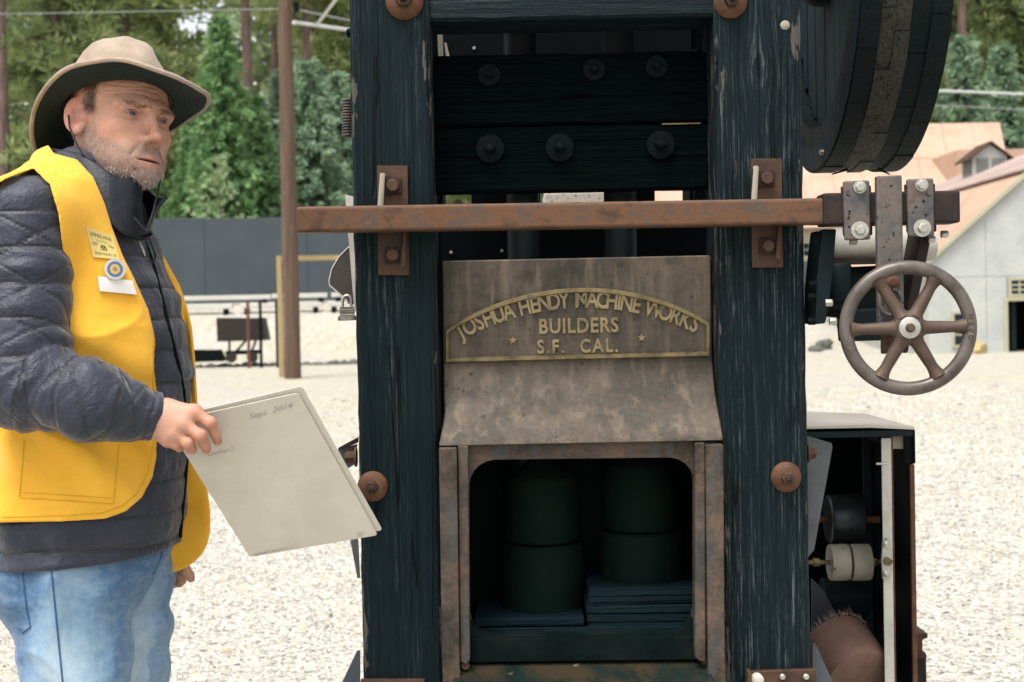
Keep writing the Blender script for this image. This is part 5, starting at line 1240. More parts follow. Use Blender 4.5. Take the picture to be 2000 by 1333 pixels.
def seg_t(p, a, b):
    ab = b-a; return np.clip(((p-a)@ab)/(ab@ab), 0, 1)
def arm_path(p, pts):
    s0 = 0; best = np.full(len(p), 1e9); s = np.zeros(len(p)); rel = np.zeros((len(p), 3))
    for a, b in zip(pts[:-1], pts[1:]):
        t = seg_t(p, a, b); L = float(np.linalg.norm(b-a)); r = p-a-t[:, None]*(b-a); d = np.linalg.norm(r, axis=1); m = d < best
        best = np.where(m, d, best); s = np.where(m, s0+t*L, s); rel[m] = r[m]; s0 += L
    return s, rel
def baffle(s, pitch, amp, pw=.55): return amp*(np.abs(np.sin(np.pi*s/pitch))**pw-.62)
def sleeve(p, pts, rads):
    d = None
    for (a, b), (ra, rb) in zip(zip(pts[:-1], pts[1:]), zip(rads[:-1], rads[1:])):
        g = s_cap(p, a, b, ra, rb); d = g if d is None else smin(d, g, .02)
    s, rel = arm_path(p, pts)
    warp = s+.013*vnoise(p, 13, 5)
    rg = (1-np.abs(vnoise(np.stack([s*15+rel[:, 2]*16, rel[:, 0]*9, rel[:, 1]*9], 1), 1, 14)))**4; ang = np.arctan2(rel[:, 1], rel[:, 0]+.3*rel[:, 2]); d = d-baffle(warp+.040*ang, .078, .0013, .4)-baffle(warp-.040*ang, .078, .0013, .4)-baffle(warp, .056, .0018, .4)-.0060*(rg-.3)
    d = d-.0035*vnoise(np.stack([s*24+rel[:, 2]*16, rel[:, 0]*9, rel[:, 1]*9], 1), 1, 11)-.0042*vnoise(np.stack([s*58-rel[:, 2]*22, rel[:, 0]*16, rel[:, 2]*16], 1), 1, 12)
    return d
armR = [S_r, E_r, Mid, W_r]; armL = [S_l, E_l, W_l]
wax = unit((W_r-Mid)[None])[0]
hemA, hemB = Qp(365, 1064), Qp(0, 1093); _hs = (hemB[2]-hemA[2])/(hemB[0]-hemA[0])
def jacket_d(p):
    d = core(p); z = p[:, 2]; u, v = torso_uv(p)
    zz = z+.012*vnoise(p, 7, 4)*.6
    q = baffle(zz, .053, .0030, .4)
    q = q+.0045*vnoise(np.stack([u*13, v*13, z*30], 1), 1, 6)+.0022*vnoise(p, 38, 8)
    d = d-q
    hz = hemA[2]+(p[:, 0]-hemA[0])*_hs
    band = np.exp(-((z-hz-.022)/.015)**2); d = d+.004*band
    d = smax(d, hz-z, .006)
    a = sleeve(p, armR, (.066, .068, .0590, .0395)); a = smax(a, (p-W_r)@f32(wax)-.004, .004)
    cuff = np.exp(-(((p-W_r)@f32(wax)+.016)/.012)**2); a = a+.0015*cuff
    l = smax(sleeve(p, armL, (.074, .066, .045)), (p-W_l)@f32(unit((W_l-E_l)[None])[0]), .004)
    return smin(smin(d, a, .014), l, .014)
def vest_base(p):
    n = .0055*vnoise(p, 7.5, 21)+.0028*vnoise(p, 17, 22)
    u, v = torso_uv(p); fold = .0045*np.sin((p[:, 2]*.8+u*1.1)*55+3*vnoise(p, 6, 23))*np.exp(-((p[:, 2]-1.18)/.16)**2)
    rd = (1-np.abs(vnoise(np.stack([p[:, 0]*7+p[:, 2]*5, p[:, 1]*7, p[:, 2]*9-p[:, 0]*6], 1), 1, 24)))**4
    return core(p)-n-fold-.0040*(rd-.3)
VO = [(40, 200), (105, 300), (150, 312), (182, 346), (204, 396), (219, 445), (240, 500), (266, 552), (290, 606), (303, 660), (310, 720), (311, 800), (308, 880), (298, 932), (277, 972), (246, 999), (205, 1014), (120, 1019), (0, 1021), (-400, 1021), (-400, 200)]
VH = [(66, 330), (98, 362), (115, 420), (124, 500), (124, 570), (112, 640), (86, 700), (40, 735), (-30, 735), (-90, 680), (-120, 560), (-95, 450), (-40, 384), (10, 350)]
def vest_d(p):
    d = np.abs(vest_base(p)-.0140)-.0027
    x, y = proj_np(np.asarray(p, dtype=np.float64)); u, v = torso_uv(p)
    ro = s_poly2(x, y, VO)/1134.; rh = -s_poly2(x, y, VH)/1134.
    near = (v > -.01)
    rg = np.maximum(ro, rh)
    return smax(smax(d, rg, .002), -(v+.01), .002)
def hits(px, py, fn, off=.0015, Y0=2.02, Y1=2.75):
    px = np.asarray(px, float); py = np.asarray(py, float)
    D = np.array(cF)[None]+np.array(cR)[None]*((px-CX)/FPX)[:, None]+np.array(cU)[None]*((CY-py)/FPX)[:, None]; D /= D[:, 1:2]
    t = np.full(len(px), Y0); o = np.array([0, 0, CAMZ])
    for _ in range(90):
        d = fn(f32(o+D*t[:, None])); t = np.minimum(t+np.clip(d, -.02, .03)*.7, Y1)
    return o+D*(t-off)[:, None]

# ---------------------------------------------------------------- body mesh (head, neck, torso, arms, hands)
hl = fromh(np.array([[0, 0, 0]]))[0]
Vh, Qh = sdf_mesh(head_d, hl-np.array([.15, .15, .235]), hl+np.array([.15, .15, .14]), .0022)
Vr, Qr = sdf_mesh(rhand, np.minimum.reduce([WR[0], tip[0], tip[3]])-.06, np.maximum.reduce([WR[0], tip[0], tip[3]])+.06, .0018)
Vl, Ql = sdf_mesh(lhand, np.minimum.reduce([WL[0], Lt[0]])-.07, np.maximum.reduce([WL[0], Lt[0]])+.07, .0028)
def under(p):
    d = core(p)+.022
    d = smin(d, s_cap(p, S_r, E_r, .045, .040), .03); d = smin(d, s_cap(p, E_r, Mid, .042, .038), .02); d = smin(d, s_cap(p, Mid, W_r, .038, .026), .02)
    d = smin(d, s_cap(p, S_l, E_l, .045, .040), .03); d = smin(d, s_cap(p, E_l, W_l, .042, .026), .02)
    d = smin(d, s_cap(p, NB_, f32(fromh(np.array([[-.05, 0, -.15]])))[0], .055, .05), .03)
    d = smax(d, Qp(170, 1030)[2]-p[:, 2], .01)
    d = smin(d, s_cap(p, Qp(135, 1130, -.085), Qp(160, 1750, -.085), .06, .05), .02); d = smin(d, s_cap(p, Qp(170, 980, 0), Qp(150, 1110, -.04), .09, .06), .02); return smin(d, s_cap(p, Qp(215, 1120, .06), Qp(225, 1750, .08), .06, .05), .02)
Vu, Qu = sdf_mesh(under, (Qp(-160, 600)[0], YPn-.42, .3), (Qp(420, 600)[0], YPn+.42, 1.72), .012)
for _ in range(2):
    g = grad(head_d, Vh, .001); dd = head_d(f32(Vh)); Vh = Vh-np.clip(dd/np.maximum((g*g).sum(1)/(.002**2), .3), -.002, .002)[:, None]*g/.002*.8
Vb = np.concatenate([Vh, Vr, Vl, Vu]); Qb = np.concatenate([Qh, Qr+len(Vh), Ql+len(Vh)+len(Vr), Qu+len(Vh)+len(Vr)+len(Vl)])
lh = ((Vh-HC)@HM)/HSc
def bump01(x, a, b): return sst(a, b, x)
def gs(q, c, s): return np.exp(-(((q-np.asarray(c))/np.asarray(s))**2).sum(1))
ay = np.abs(lh[:, 1]); lm = lh.copy(); lm[:, 1] = ay
hnz = vnoise(lh, 70, 2)*.5+vnoise(lh, 160, 3)*.5
beard = bump01(-lh[:, 2]+.32*(lh[:, 0]-.04)*0+.008*hnz, .040, .058)*bump01(lh[:, 0], -.012, .012)
cheek_cut = bump01(lm[:, 2]-(-.072+.55*np.clip(ay-.030, 0, 1)*1.0), -.006, .016)*(lm[:, 0] > .02)*bump01(ay, .012, .03)
side = bump01(-lh[:, 2], .015, .04)*bump01(ay, .052, .06)*bump01(lh[:, 0], -.002, .010)*bump01(-lh[:, 0], -.045, -.025)
beard = np.clip(beard*(1-.95*np.clip(cheek_cut, 0, 1)), 0, 1); beard = np.maximum(beard, side*.9)
lips = np.maximum(gs(lm, (.101, .0, -.0755), (.012, .020, .0045)), gs(lm, (.099, 0, -.0865), (.012, .018, .005)))
beard *= (1-np.clip(lips*1.8, 0, 1)); beard *= (1-.9*gs(lm, (.112, 0, -.045), (.02, .02, .012)))
red = .55*gs(lm, (.112, 0, -.04), (.02, .016, .016))+.40*gs(lm, (.06, .046, -.030), (.03, .022, .02))+.55*bump01(ay, .074, .082)*(lh[:, 0] < .02)+.25*gs(lm, (.09, 0, .03), (.03, .03, .02))
hairm = bump01(lh[:, 2], -.012, .006)*bump01(-lh[:, 0], -.036, -.022)*bump01(ay, .045, .055)
hairm = np.maximum(hairm, bump01(-lh[:, 0], .03, .05)*bump01(lh[:, 2], -.05, -.03)); hairm *= 1-bump01(ay, .0745, .079)*(lh[:, 0] < .01)*(lh[:, 0] > -.035)
skin = np.array([.49, .275, .190]); c_red = np.array([.50, .195, .140]); c_brd = np.array([.26, .195, .165]); c_lip = np.array([.42, .17, .125]); c_hair = np.array([.055, .035, .022])
col = np.tile(skin, (len(Vb), 1)); n0 = len(Vh)
ch = col[:n0]; ch = ch+(c_red-ch)*np.clip(red+.10*hnz, 0, 1)[:, None]; ch = ch+(c_brd-ch)*(beard*.62)[:, None]; ch = ch+(c_lip-ch)*np.clip(lips*.8, 0, 1)[:, None]
eyed = gs(lm, (.080, .031, -.0005), (.03, .017, .0085)); ch = ch+(np.array([.26, .125, .095])-ch)*np.clip(eyed*.62, 0, 1)[:, None]  # reddish skin tone, darkened to paint in eye-socket shading
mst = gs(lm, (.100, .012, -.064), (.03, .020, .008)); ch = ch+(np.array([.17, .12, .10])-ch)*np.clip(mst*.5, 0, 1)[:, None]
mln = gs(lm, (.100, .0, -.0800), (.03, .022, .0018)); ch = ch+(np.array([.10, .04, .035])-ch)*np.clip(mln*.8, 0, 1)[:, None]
blo = np.clip(vnoise(lh, 38, 9)*.5+vnoise(lh, 95, 10)*.5, -1, 1); ch = ch*(1+.16*blo)[:, None]; ch = ch+(c_hair-ch)*(hairm*.85)[:, None]
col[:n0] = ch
cr = col[n0:n0+len(Vr)]; kn = np.zeros(len(Vr))
for k in range(4):
    for q, s in ((mcp[k], .011), (pip[k], .010), (tip[k], .011)): kn = np.maximum(kn, np.exp(-((Vr-q)**2).sum(1)/s**2))
fin_ = bump01(((Vr-mcp[1])@np.array([.75, 0, -.55]))/1.0, -.01, .03)
cr = cr+(np.array([.47, .175, .11])-cr)*np.clip(kn*.55+fin_*.30, 0, 1)[:, None]; col[n0:n0+len(Vr)] = cr
m = NT('skin'); a = m.attr('scol', 'Color'); fnz = m.noise(m.obj(), 260, 4, .6); pz = m.voro(m.obj(), 420)
c = m.mix(m.math('MULTIPLY', m.noise(m.obj(), 45, 4, .6), .35), a, m.mix(1.0, a, (.86,.74,.70), 'MULTIPLY'))
m.b.inputs['Subsurface Weight'].default_value = .10; m.b.inputs['Subsurface Radius'].default_value = (.012, .004, .002); m.b.inputs['Subsurface Scale'].default_value = .35
M['skin'] = m.fin(c, .52, 0, m.bump(m.math('ADD', m.math('ADD', fnz, m.math('MULTIPLY', m.noise(m.obj(), 85, 5, .65), 2.2)), m.math('MULTIPLY', pz, .6)), .34, .0018), spec=.36)
bme = np_mesh('body', Vb-np.array(wpos(man)), Qb)
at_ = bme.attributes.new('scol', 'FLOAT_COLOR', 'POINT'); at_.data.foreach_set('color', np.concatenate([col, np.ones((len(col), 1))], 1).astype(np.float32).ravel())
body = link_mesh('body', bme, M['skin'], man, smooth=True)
# eyes
m = NT('eye'); xyz = m.sep(m.obj()); rr = m.math('SQRT', m.math('ADD', m.math('MULTIPLY', xyz[1], xyz[1]), m.math('MULTIPLY', xyz[2], xyz[2])))
c = m.ramp(m.math('DIVIDE', rr, .0135), [(0, (.004,.004,.004)), (.22, (.006,.008,.008)), (.25, (.04,.055,.06)), (.44, (.03,.042,.048)), (.49, (.012,.016,.016)), (.54, (.26,.20,.17)), (1, (.24,.17,.15))])
M['eye'] = m.fin(c, .08, 0, spec=.6)
EM = rotm(R_(52), R_(-5), R_(7.8))
for s in (-1, 1):
    bm = bmesh.new(); bmesh.ops.create_uvsphere(bm, u_segments=28, v_segments=18, radius=.0135*HSc); me = bpy.data.meshes.new('eye'); bm.to_mesh(me); bm.free(); me.materials.append(M['eye'])
    o = link_mesh('eye', me, None, man, smooth=True); cpos = fromh(np.array([[.0695, s*.0315, .0005]]))[0]
    o.matrix_local = Matrix.Translation(Vector(cpos)-wpos(man)) @ Matrix(EM.tolist()).to_4x4()
M['lash'] = plain('lashes', (.012,.008,.006), .7)  # dark lash line, also standing in for the upper-lid shadow
for s in (-1, 1):
    pl_ = []
    for a in np.linspace(-48, 58, 12):
        e = R_(10.5-7*((a-5)/50)**2); r_ = .0153; pl_.append(Vector(fromh(np.array([[.0695+r_*math.cos(R_(a))*math.cos(e), s*(.0315+r_*math.sin(R_(a))*math.cos(e)), .0005+r_*math.sin(e)]]))[0]))
    MB().tube(pl_, [.0003]+[.0008]*10+[.0004], 6).build('eyelashes', M['lash'], man, smooth=True)
# beard, brows, hair as strands
def strands(name, P0, D, L, wd, mat, rv, parent):
    n = len(P0); s = np.cross(D, rng.normal(size=(n, 3))); s = unit(s)*wd
    q1 = P0+D*L[:, None]*.55+rng.normal(0, .0006, (n, 3)); q2 = P0+D*L[:, None]+rng.normal(0, .0016, (n, 3))
    V = np.stack([P0-s, P0+s, q1+s*.7, q2, q1-s*.7], 1).reshape(-1, 3); T = (np.array([[0, 1, 2], [0, 2, 4], [4, 2, 3]])[None]+(np.arange(n)*5)[:, None, None]).reshape(-1, 3)
    me = np_mesh(name, V-np.array(wpos(parent)), T); a = me.attributes.new('rv', 'FLOAT', 'POINT'); a.data.foreach_set('value', np.repeat(rv, 5).astype(np.float32))
    o = link_mesh(name, me, mat, parent); o['kind'] = 'stuff'; return o
def hairmat(name, stops):
    m = NT(name); return m.fin(m.ramp(m.attr('rv'), stops), .5, spec=.3)
M['beardm'] = hairmat('grey beard', [(0, (.05,.035,.028)), (.3, (.16,.12,.10)), (.55, (.42,.36,.32)), (1, (.72,.68,.63))])
M['hairm'] = hairmat('dark hair', [(0, (.02,.013,.009)), (.7, (.06,.038,.025)), (1, (.18,.15,.13))])
nH = unit(grad(head_d, Vh))
down = HM@np.array([.25, 0, -1.0])
pb = beard/np.maximum(beard.sum(), 1e-9); ib = rng.choice(len(Vh), 6500, p=pb); ml = lh[ib]
D = unit(nH[ib]*.75+down[None]*.85+rng.normal(0, .25, (len(ib), 3)))
mous = gs(np.abs(ml)*np.array([1, 1, 1]), (.1, .012, .065), (.03, .022, .010)); chin_ = bump01(-ml[:, 2], .085, .10)
rvb = np.clip(rng.normal(.55, .25, len(ib))+.22*chin_-.45*mous-.05, 0, 1)
strands('beard', Vh[ib]-nH[ib]*.0004, D, rng.uniform(.0018, .0040, len(ib))*(1+1.0*chin_), .00028, M['beardm'], rvb, man)
brow = gs(lm, (.090, .014, .0125), (.012, .011, .0026))+gs(lm, (.082, .033, .0150), (.014, .014, .0026)); brow[nH@HM[:, 0] < .1] = 0
ib = rng.choice(len(Vh), 380, p=brow/brow.sum()); sgn = np.sign(lh[ib, 1]); D = unit(nH[ib]*.5+(HM[:, 1][None]*sgn[:, None])*.9+HM[:, 2][None]*.1+rng.normal(0, .25, (len(ib), 3)))
strands('eyebrows', Vh[ib], D, rng.uniform(.003, .006, len(ib)), .0003, M['hairm'], np.clip(rng.normal(.85, .22, len(ib)), 0, 1), man)
hp = hairm*(hairm > .3); ib = rng.choice(len(Vh), 3600, p=hp/hp.sum()); D = unit(nH[ib]*.35+(HM@np.array([-.35, 0, -.9]))[None]+rng.normal(0, .18, (len(ib), 3)))
strands('hair', Vh[ib], D, rng.uniform(.005, .013, len(ib)), .0003, M['hairm'], np.clip(rng.normal(.4, .3, len(ib)), 0, 1), man)

# ---------------------------------------------------------------- jacket
m = NT('quilted nylon'); o_ = m.obj()
w1 = m.noise(o_, 22, 5, .60, .8); w2 = m.noise(o_, 120, 3, .6)
c = m.ramp(w1, [(.3, srgb('#191f2d')), (.6, srgb('#272c3b')), (.8, srgb('#363847'))])
st = m.attr('seam'); c = m.mix(m.math('MULTIPLY', st, .7), c, srgb('#14171c'))
hgt = m.math('ADD', m.math('ADD', m.math('MULTIPLY', w1, 1.0), m.math('MULTIPLY', w2, .18)), m.math('MULTIPLY', st, -.45))
M['nylon'] = m.fin(c, .50, 0, m.bump(hgt, .60, .012), spec=.36, Sheen_Weight=.25)
def seam_attr(V):
    p = f32(V); s, rel = arm_path(p, armR); wp = s+.013*vnoise(p, 13, 5); dr = np.linalg.norm(rel, axis=1)
    sm = np.exp(-(np.sin(np.pi*wp/.058)/.16)**2); zz = p[:, 2]+.012*vnoise(p, 7, 4)*.6; bm_ = np.exp(-(np.sin(np.pi*zz/.053)/.16)**2)
    ang = np.arctan2(rel[:, 1], rel[:, 0]+.3*rel[:, 2])
    for sg in (-1, 1): sm = np.maximum(sm, .7*np.exp(-(np.sin(np.pi*(wp+sg*.040*ang)/.078)/.12)**2))
    return np.where(dr < .10, sm, bm_)
jb_lo = (Qp(-170, 600)[0], YPn-.40, Qp(0, 1110)[2]); jb_hi = (Qp(420, 600)[0], YPn+.40, Qp(180, 300)[2])
jacket, Vj = sdf_obj('jacket', jacket_d, jb_lo, jb_hi, .0042, M['nylon'], man, {'seam': seam_attr})
# collar: lofted stand-up band
def loft(rowsA, name, mat, parent, thick=.006, sub=2, closed=False):
    A = [np.array(r) for r in rowsA]; n = len(A[0]); vs_ = np.array(A)
    def dens(arr, k):           # Catmull-Rom along axis 0
        out = []; m_ = len(arr)
        for i in range(m_-1):
            p0, p1, p2, p3 = arr[max(i-1, 0)], arr[i], arr[i+1], arr[min(i+2, m_-1)]
            for t in np.linspace(0, 1, k, endpoint=False): out.append(.5*((2*p1)+(-p0+p2)*t+(2*p0-5*p1+4*p2-p3)*t*t+(-p0+3*p1-3*p2+p3)*t**3))
        out.append(arr[-1]); return np.array(out)
    G = dens(vs_, 5); G = np.swapaxes(dens(np.swapaxes(G, 0, 1), 5), 0, 1); a, b = G.shape[:2]
    V = G.reshape(-1, 3); i, j = np.meshgrid(np.arange(a-1), np.arange(b-1), indexing='ij'); k = (i*b+j).ravel(); Qd = np.stack([k, k+1, k+b+1, k+b], 1)
    me = np_mesh(name, V-np.array(wpos(parent)), Qd); o = link_mesh(name, me, mat, parent, smooth=True)
    sd = o.modifiers.new('solid', 'SOLIDIFY'); sd.thickness = thick; sd.offset = 0; return o
top = [(170, 292, .095), (118, 286, .06), (100, 291, .01), (112, 292, -.045), (158, 303, -.088), (205, 333, -.104), (232, 350, -.098), (258, 347, -.080), (270, 352, -.062), (276, 372, -.058)]
mid = [(172, 315, .100), (112, 312, .065), (94, 318, .01), (108, 322, -.055), (160, 338, -.104), (206, 378, -.118), (232, 396, -.110), (256, 398, -.090), (270, 402, -.068), (275, 415, -.06)]
bot = [(175, 345, .105), (108, 342, .07), (90, 348, .01), (108, 358, -.07), (165, 385, -.118), (210, 432, -.128), (236, 456, -.118), (258, 466, -.098), (274, 470, -.074), (282, 470, -.064)]
M['nylon_d'] = mottle('dark nylon collar', [srgb('#15181d'), srgb('#20242b'), srgb('#2b2e36')], 30, (.35, .55), 0, .5, .004, fine=150)
loft([[Qp(*q) for q in r] for r in (top, mid, bot)], 'collar', M['nylon_d'], jacket, .007)
top = [(170, 292, .095), (232, 322, .088), (270, 352, .060), (290, 372, .03), (312, 388, -.005), (326, 384, -.02)]
mid = [(172, 318, .100), (240, 352, .095), (282, 385, .066), (297, 402, .03), (302, 412, -.01), (300, 418, -.03)]
bot = [(175, 350, .105), (245, 390, .098), (288, 420, .066), (296, 440, .03), (290, 452, -.02), (284, 460, -.05)]
loft([[Qp(*q) for q in r] for r in (top, mid, bot)], 'collar', M['nylon_d'], jacket, .007)
zp = hits([284, 294, 303, 312, 321, 330, 340, 350, 358, 364, 366, 362, 356, 352], [474, 500, 530, 565, 600, 640, 680, 720, 760, 820, 880, 940, 1000, 1050], jacket_d, .001)
MB().tube([Vector(v) for v in zp], .0032, 8).build('zipper', M['black'], jacket, smooth=True)
zt_ = hits([263, 268, 272, 279, 283], [449, 462, 474, 488, 500], jacket_d, .006)
MB().tube([Vector(v) for v in zt_], [.003, .0034, .0026, .003, .0022], 8).build('zip_pull', M['zinc'], jacket, smooth=True)

# ---------------------------------------------------------------- vest
m = NT('yellow cotton'); o_ = m.obj(); wv = m.noise(o_, 420, 2, .5); w1 = m.noise(o_, 18, 4, .6, .5)
c = m.ramp(w1, [(.3, (.75,.375,.028)), (.6, (.80,.425,.042)), (.8, (.83,.465,.060))])
M['vest'] = m.fin(c, .82, 0, m.bump(m.math('ADD', m.math('MULTIPLY', w1, 1), m.math('MULTIPLY', wv, .10)), .26, .009), spec=.15, Sheen_Weight=.2)
M['vest_s'] = plain('vest stitching', (.70,.40,.02), .85, 0, .1)
vest, Vv = sdf_obj('vest', vest_d, (Qp(-170, 600)[0], YPn-.30, Qp(0, 1040)[2]), (Qp(330, 600)[0], YPn+.06, Qp(180, 285)[2]), .0031, M['vest'], man, smooth_it=1)
# far panel hanging open
rowsF = [(484, 296, 306), (520, 318, 326), (560, 335, 348), (600, 348, 361), (640, 356, 371), (700, 362, 377), (760, 366, 380), (850, 362, 386), (925, 345, 397), (1000, 325, 407), (1035, 320, 407), (1060, 317, 402), (1080, 313, 392), (1095, 310, 378), (1106, 308, 362), (1113, 306, 345), (1116, 305, 330)]
loft([[Qp(a, y, .045), Qp((a+b)/2, y, .052+.01*math.sin(y*.02)), Qp(b, y, .050)] for y, a, b in rowsF], 'front_panel', M['vest'], vest, .004)
edge = [Qp(b+1, y, .050) for y, a, b in rowsF]; MB().tube([Vector(v) for v in edge], .0028, 8).build('edge_binding', M['vest'], vest, smooth=True)
def seam_on(pts, fn, name, mat, parent, r=.0010, off=.0004):
    pts = np.array(pts, float); dl = []
    for a, b in zip(pts[:-1], pts[1:]): dl += [a+(b-a)*t for t in np.linspace(0, 1, max(2, int(np.linalg.norm(b-a)/9)), endpoint=False)]
    dl.append(pts[-1]); dl = np.array(dl); h = hits(dl[:, 0], dl[:, 1], fn, off); return MB().tube([Vector(v) for v in h], r, 6).build(name, mat, parent, smooth=True)
seam_on([(47, 862), (38, 972), (222, 985), (232, 868)], vest_d, 'pocket_seam', M['vest_s'], vest)
seam_on([(297, 700), (300, 800), (297, 880), (288, 925), (268, 964), (240, 988), (200, 1003), (120, 1008), (4, 1010)], vest_d, 'hem_seam', M['vest_s'], vest, .0009)
seam_on([(40, 962), (222, 974)], vest_d, 'pocket_seam', M['vest_s'], vest, .0008)
def decal(verts, faces, quad, name, mat, parent, off=.002, thick=0):
    q = np.array(quad, float); V = np.array(verts, float); u, v = V[:, 0:1], V[:, 1:2]
    px = (q[0]*(1-u)+q[1]*u)*(1-v)+(q[3]*(1-u)+q[2]*u)*v; h = hits(px[:, 0], px[:, 1], vest_d, off)
    mb = MB(); mb.add([Vector(x) for x in h], faces); o = mb.build(name, mat, parent)
    if thick: sd = o.modifiers.new('s', 'SOLIDIFY'); sd.thickness = thick; sd.offset = 0
    return o
def gridq(n, k): 
    V = [(i/n, j/k) for j in range(k+1) for i in range(n+1)]; F_ = [(j*(n+1)+i, j*(n+1)+i+1, (j+1)*(n+1)+i+1, (j+1)*(n+1)+i) for j in range(k) for i in range(n)]; return V, F_
M['patch'] = plain('cream yellow patch', (.72,.56,.20), .8, 0, .06, 60); M['ink'] = plain('dark olive thread', (.10,.075,.025), .8); M['inkg'] = plain('green thread', (.30,.34,.06), .8)
PQ = [(168, 443), (220, 461), (233, 508), (182, 503)]     # u right, v down
pt_ = decal(*gridq(8, 8), PQ, 'patch', M['patch'], vest, .0022, .002)
def patch_text(txt, u0, u1, v0, v1, mat, nm='lettering'):
    V, F_ = text_mesh(txt, 1.0, 0, 0, 2, 1.0, 'LEFT'); x0, x1 = V[:, 0].min(), V[:, 0].max(); y0, y1 = V[:, 1].min(), V[:, 1].max()
    uv = [(u0+(u1-u0)*(v[0]-x0)/(x1-x0), v1+(v0-v1)*(v[1]-y0)/max(y1-y0, 1e-6)) for v in V]; return decal(uv, F_, PQ, nm, mat, pt_, .0038)
patch_text('EMPIRE MINE', .10, .90, .13, .27, M['ink']); patch_text('State Park', .28, .72, .33, .41, M['inkg']); patch_text('1850', .10, .30, .46, .56, M['ink']); patch_text('1956', .70, .92, .46, .56, M['ink']); patch_text('GRASS VALLEY, CA', .10, .94, .78, .90, M['ink'])
def ringv(c, r0, r1, n=20):
    V = []; 
    for k in range(n): a = 2*math.pi*k/n; V += [(c[0]+r0*math.cos(a), c[1]+r0*math.sin(a)), (c[0]+r1*math.cos(a), c[1]+r1*math.sin(a))]
    return V, [(2*k, 2*k+1, 2*((k+1) % n)+1, 2*((k+1) % n)) for k in range(n)]
for cu_ in ((.45, .64), (.57, .64)): decal(*ringv(cu_, .035, .065), PQ, 'emblem_ring', M['ink'], pt_, .0038)
decal([(.40, .52), (.60, .52), (.58, .57), (.42, .57)], [(0, 1, 2, 3)], PQ, 'emblem_cart', M['ink'], pt_, .0038)
decal(*ringv((.5, .5), .001, .002, 4), PQ, 'emblem_pin', M['ink'], pt_, .0038)
BQ = [(203, 506), (244, 506), (246, 547), (204, 547)]
M['bad_w'] = plain('silver badge rim', (.62,.60,.56), .35, .3); M['bad_b'] = plain('blue enamel', (.10,.15,.26), .35); M['bad_g'] = plain('gold enamel', (.62,.45,.16), .4, .2); M['bad_r'] = plain('brown enamel', (.35,.20,.14), .4); M['tag'] = plain('white plastic tag', (.78,.75,.70), .35, 0, .03)
tg = decal(*gridq(8, 5), [(191, 540), (258, 549), (267, 576), (194, 569)], 'name_tag', M['tag'], vest, .004, .0025)
patch = decal(*ringv((.5, .5), .36, .5, 28), BQ, 'badge', M['bad_w'], vest, .008, .003); decal(*ringv((.5, .5), .23, .37, 28), BQ, 'badge_ring', M['bad_b'], patch, .009, .002); decal(*ringv((.5, .5), .10, .24, 24), BQ, 'badge_ring', M['bad_g'], patch, .0092, .002); decal(*ringv((.5, .5), .002, .11, 20), BQ, 'badge_centre', M['bad_r'], patch, .0094, .002)

# ---------------------------------------------------------------- jeans and boots
hipN, hipF = Qp(140, 1122, -.070), Qp(226, 1122, .070)
kneN = np.array([Qp(160, 1333, -.085)[0]+.0, YPn-.09, .53], dtype=np.float32); kneF = np.array([Qp(236, 1333, .08)[0], YPn+.09, .53], dtype=np.float32)
ankN = np.array([kneN[0]-.05, kneN[1], .10], dtype=np.float32); ankF = np.array([kneF[0]-.04, kneF[1], .10], dtype=np.float32)
def jeans_d(p):
    d = smin(s_cap(p, hipN, kneN, .100, .080), s_cap(p, kneN, ankN, .078, .062), .03)
    e = smin(s_cap(p, hipF, kneF, .098, .078), s_cap(p, kneF, ankF, .078, .062), .03)
    d = smin(d, s_ell(p, Qp(86, 1122, -.055), (.108, .080, .090)), .05); e = smin(e, s_ell(p, Qp(140, 1100, .07), (.10, .09, .12)), .04)
    b = s_ell(p, Qp(165, 1075, 0), (.142, .150, .10))
    d = smin(smin(d, e, .012), b, .05)
    cr = p-f32(Qp(250, 1130, 0)); rr = np.sqrt(cr[:, 0]**2+(cr[:, 2]*.8)**2)
    d = d-.0050*np.sin(rr*88+4.5*vnoise(p, 8, 31))*np.exp(-(rr/.19)**2)-.0020*vnoise(p, 8, 32)-.0015*vnoise(np.stack([p[:, 0]*9+p[:, 2]*6, p[:, 1]*9, p[:, 2]*22-p[:, 0]*8], 1), 1, 33)
    rg = (1-np.abs(vnoise(np.stack([p[:, 0]*8+p[:, 2]*7, p[:, 1]*8, p[:, 2]*10-p[:, 0]*7], 1), 1, 36)))**4; d = d-.0050*(rg-.3)
    d = smax(d, p[:, 2]-Qp(170, 1040)[2], .01); return smax(d, .07-p[:, 2], .01)
m = NT('washed denim'); o_ = m.obj(); fade = m.attr('fade')
tw = m.noise(m.mapping(o_, (1, 1, .12)), 700, 2, .6); tw2 = m.noise(m.mapping(o_, (1, 1, .3)), 150, 4, .7); cl = m.noise(m.mapping(o_, (1, 1, .6)), 12, 7, .72, .5)
c = m.ramp(m.math('ADD', m.math('MULTIPLY', cl, .45), m.math('MULTIPLY', fade, .62)), [(.12, srgb('#304d70')), (.34, srgb('#4f7296')), (.54, srgb('#87a3b9')), (.76, srgb('#bccad0'))])
wk = m.noise(m.mapping(o_, (14, 14, 30), rot=(0, .5, 0)), 2.6, 6, .7); c = m.mix(m.math('MULTIPLY', m.ramp(wk, [(.45, 0), (.75, 1)]), .28), c, srgb('#b3c3cc'))
c = m.mix(m.math('MULTIPLY', m.ramp(tw2, [(.4, 0), (.7, 1)]), .5), c, m.mix(1.0, c, (1.35,1.28,1.2), 'MULTIPLY')); c = m.mix(m.math('MULTIPLY', tw, .4), c, m.mix(1.0, c, g3(.72), 'MULTIPLY'))
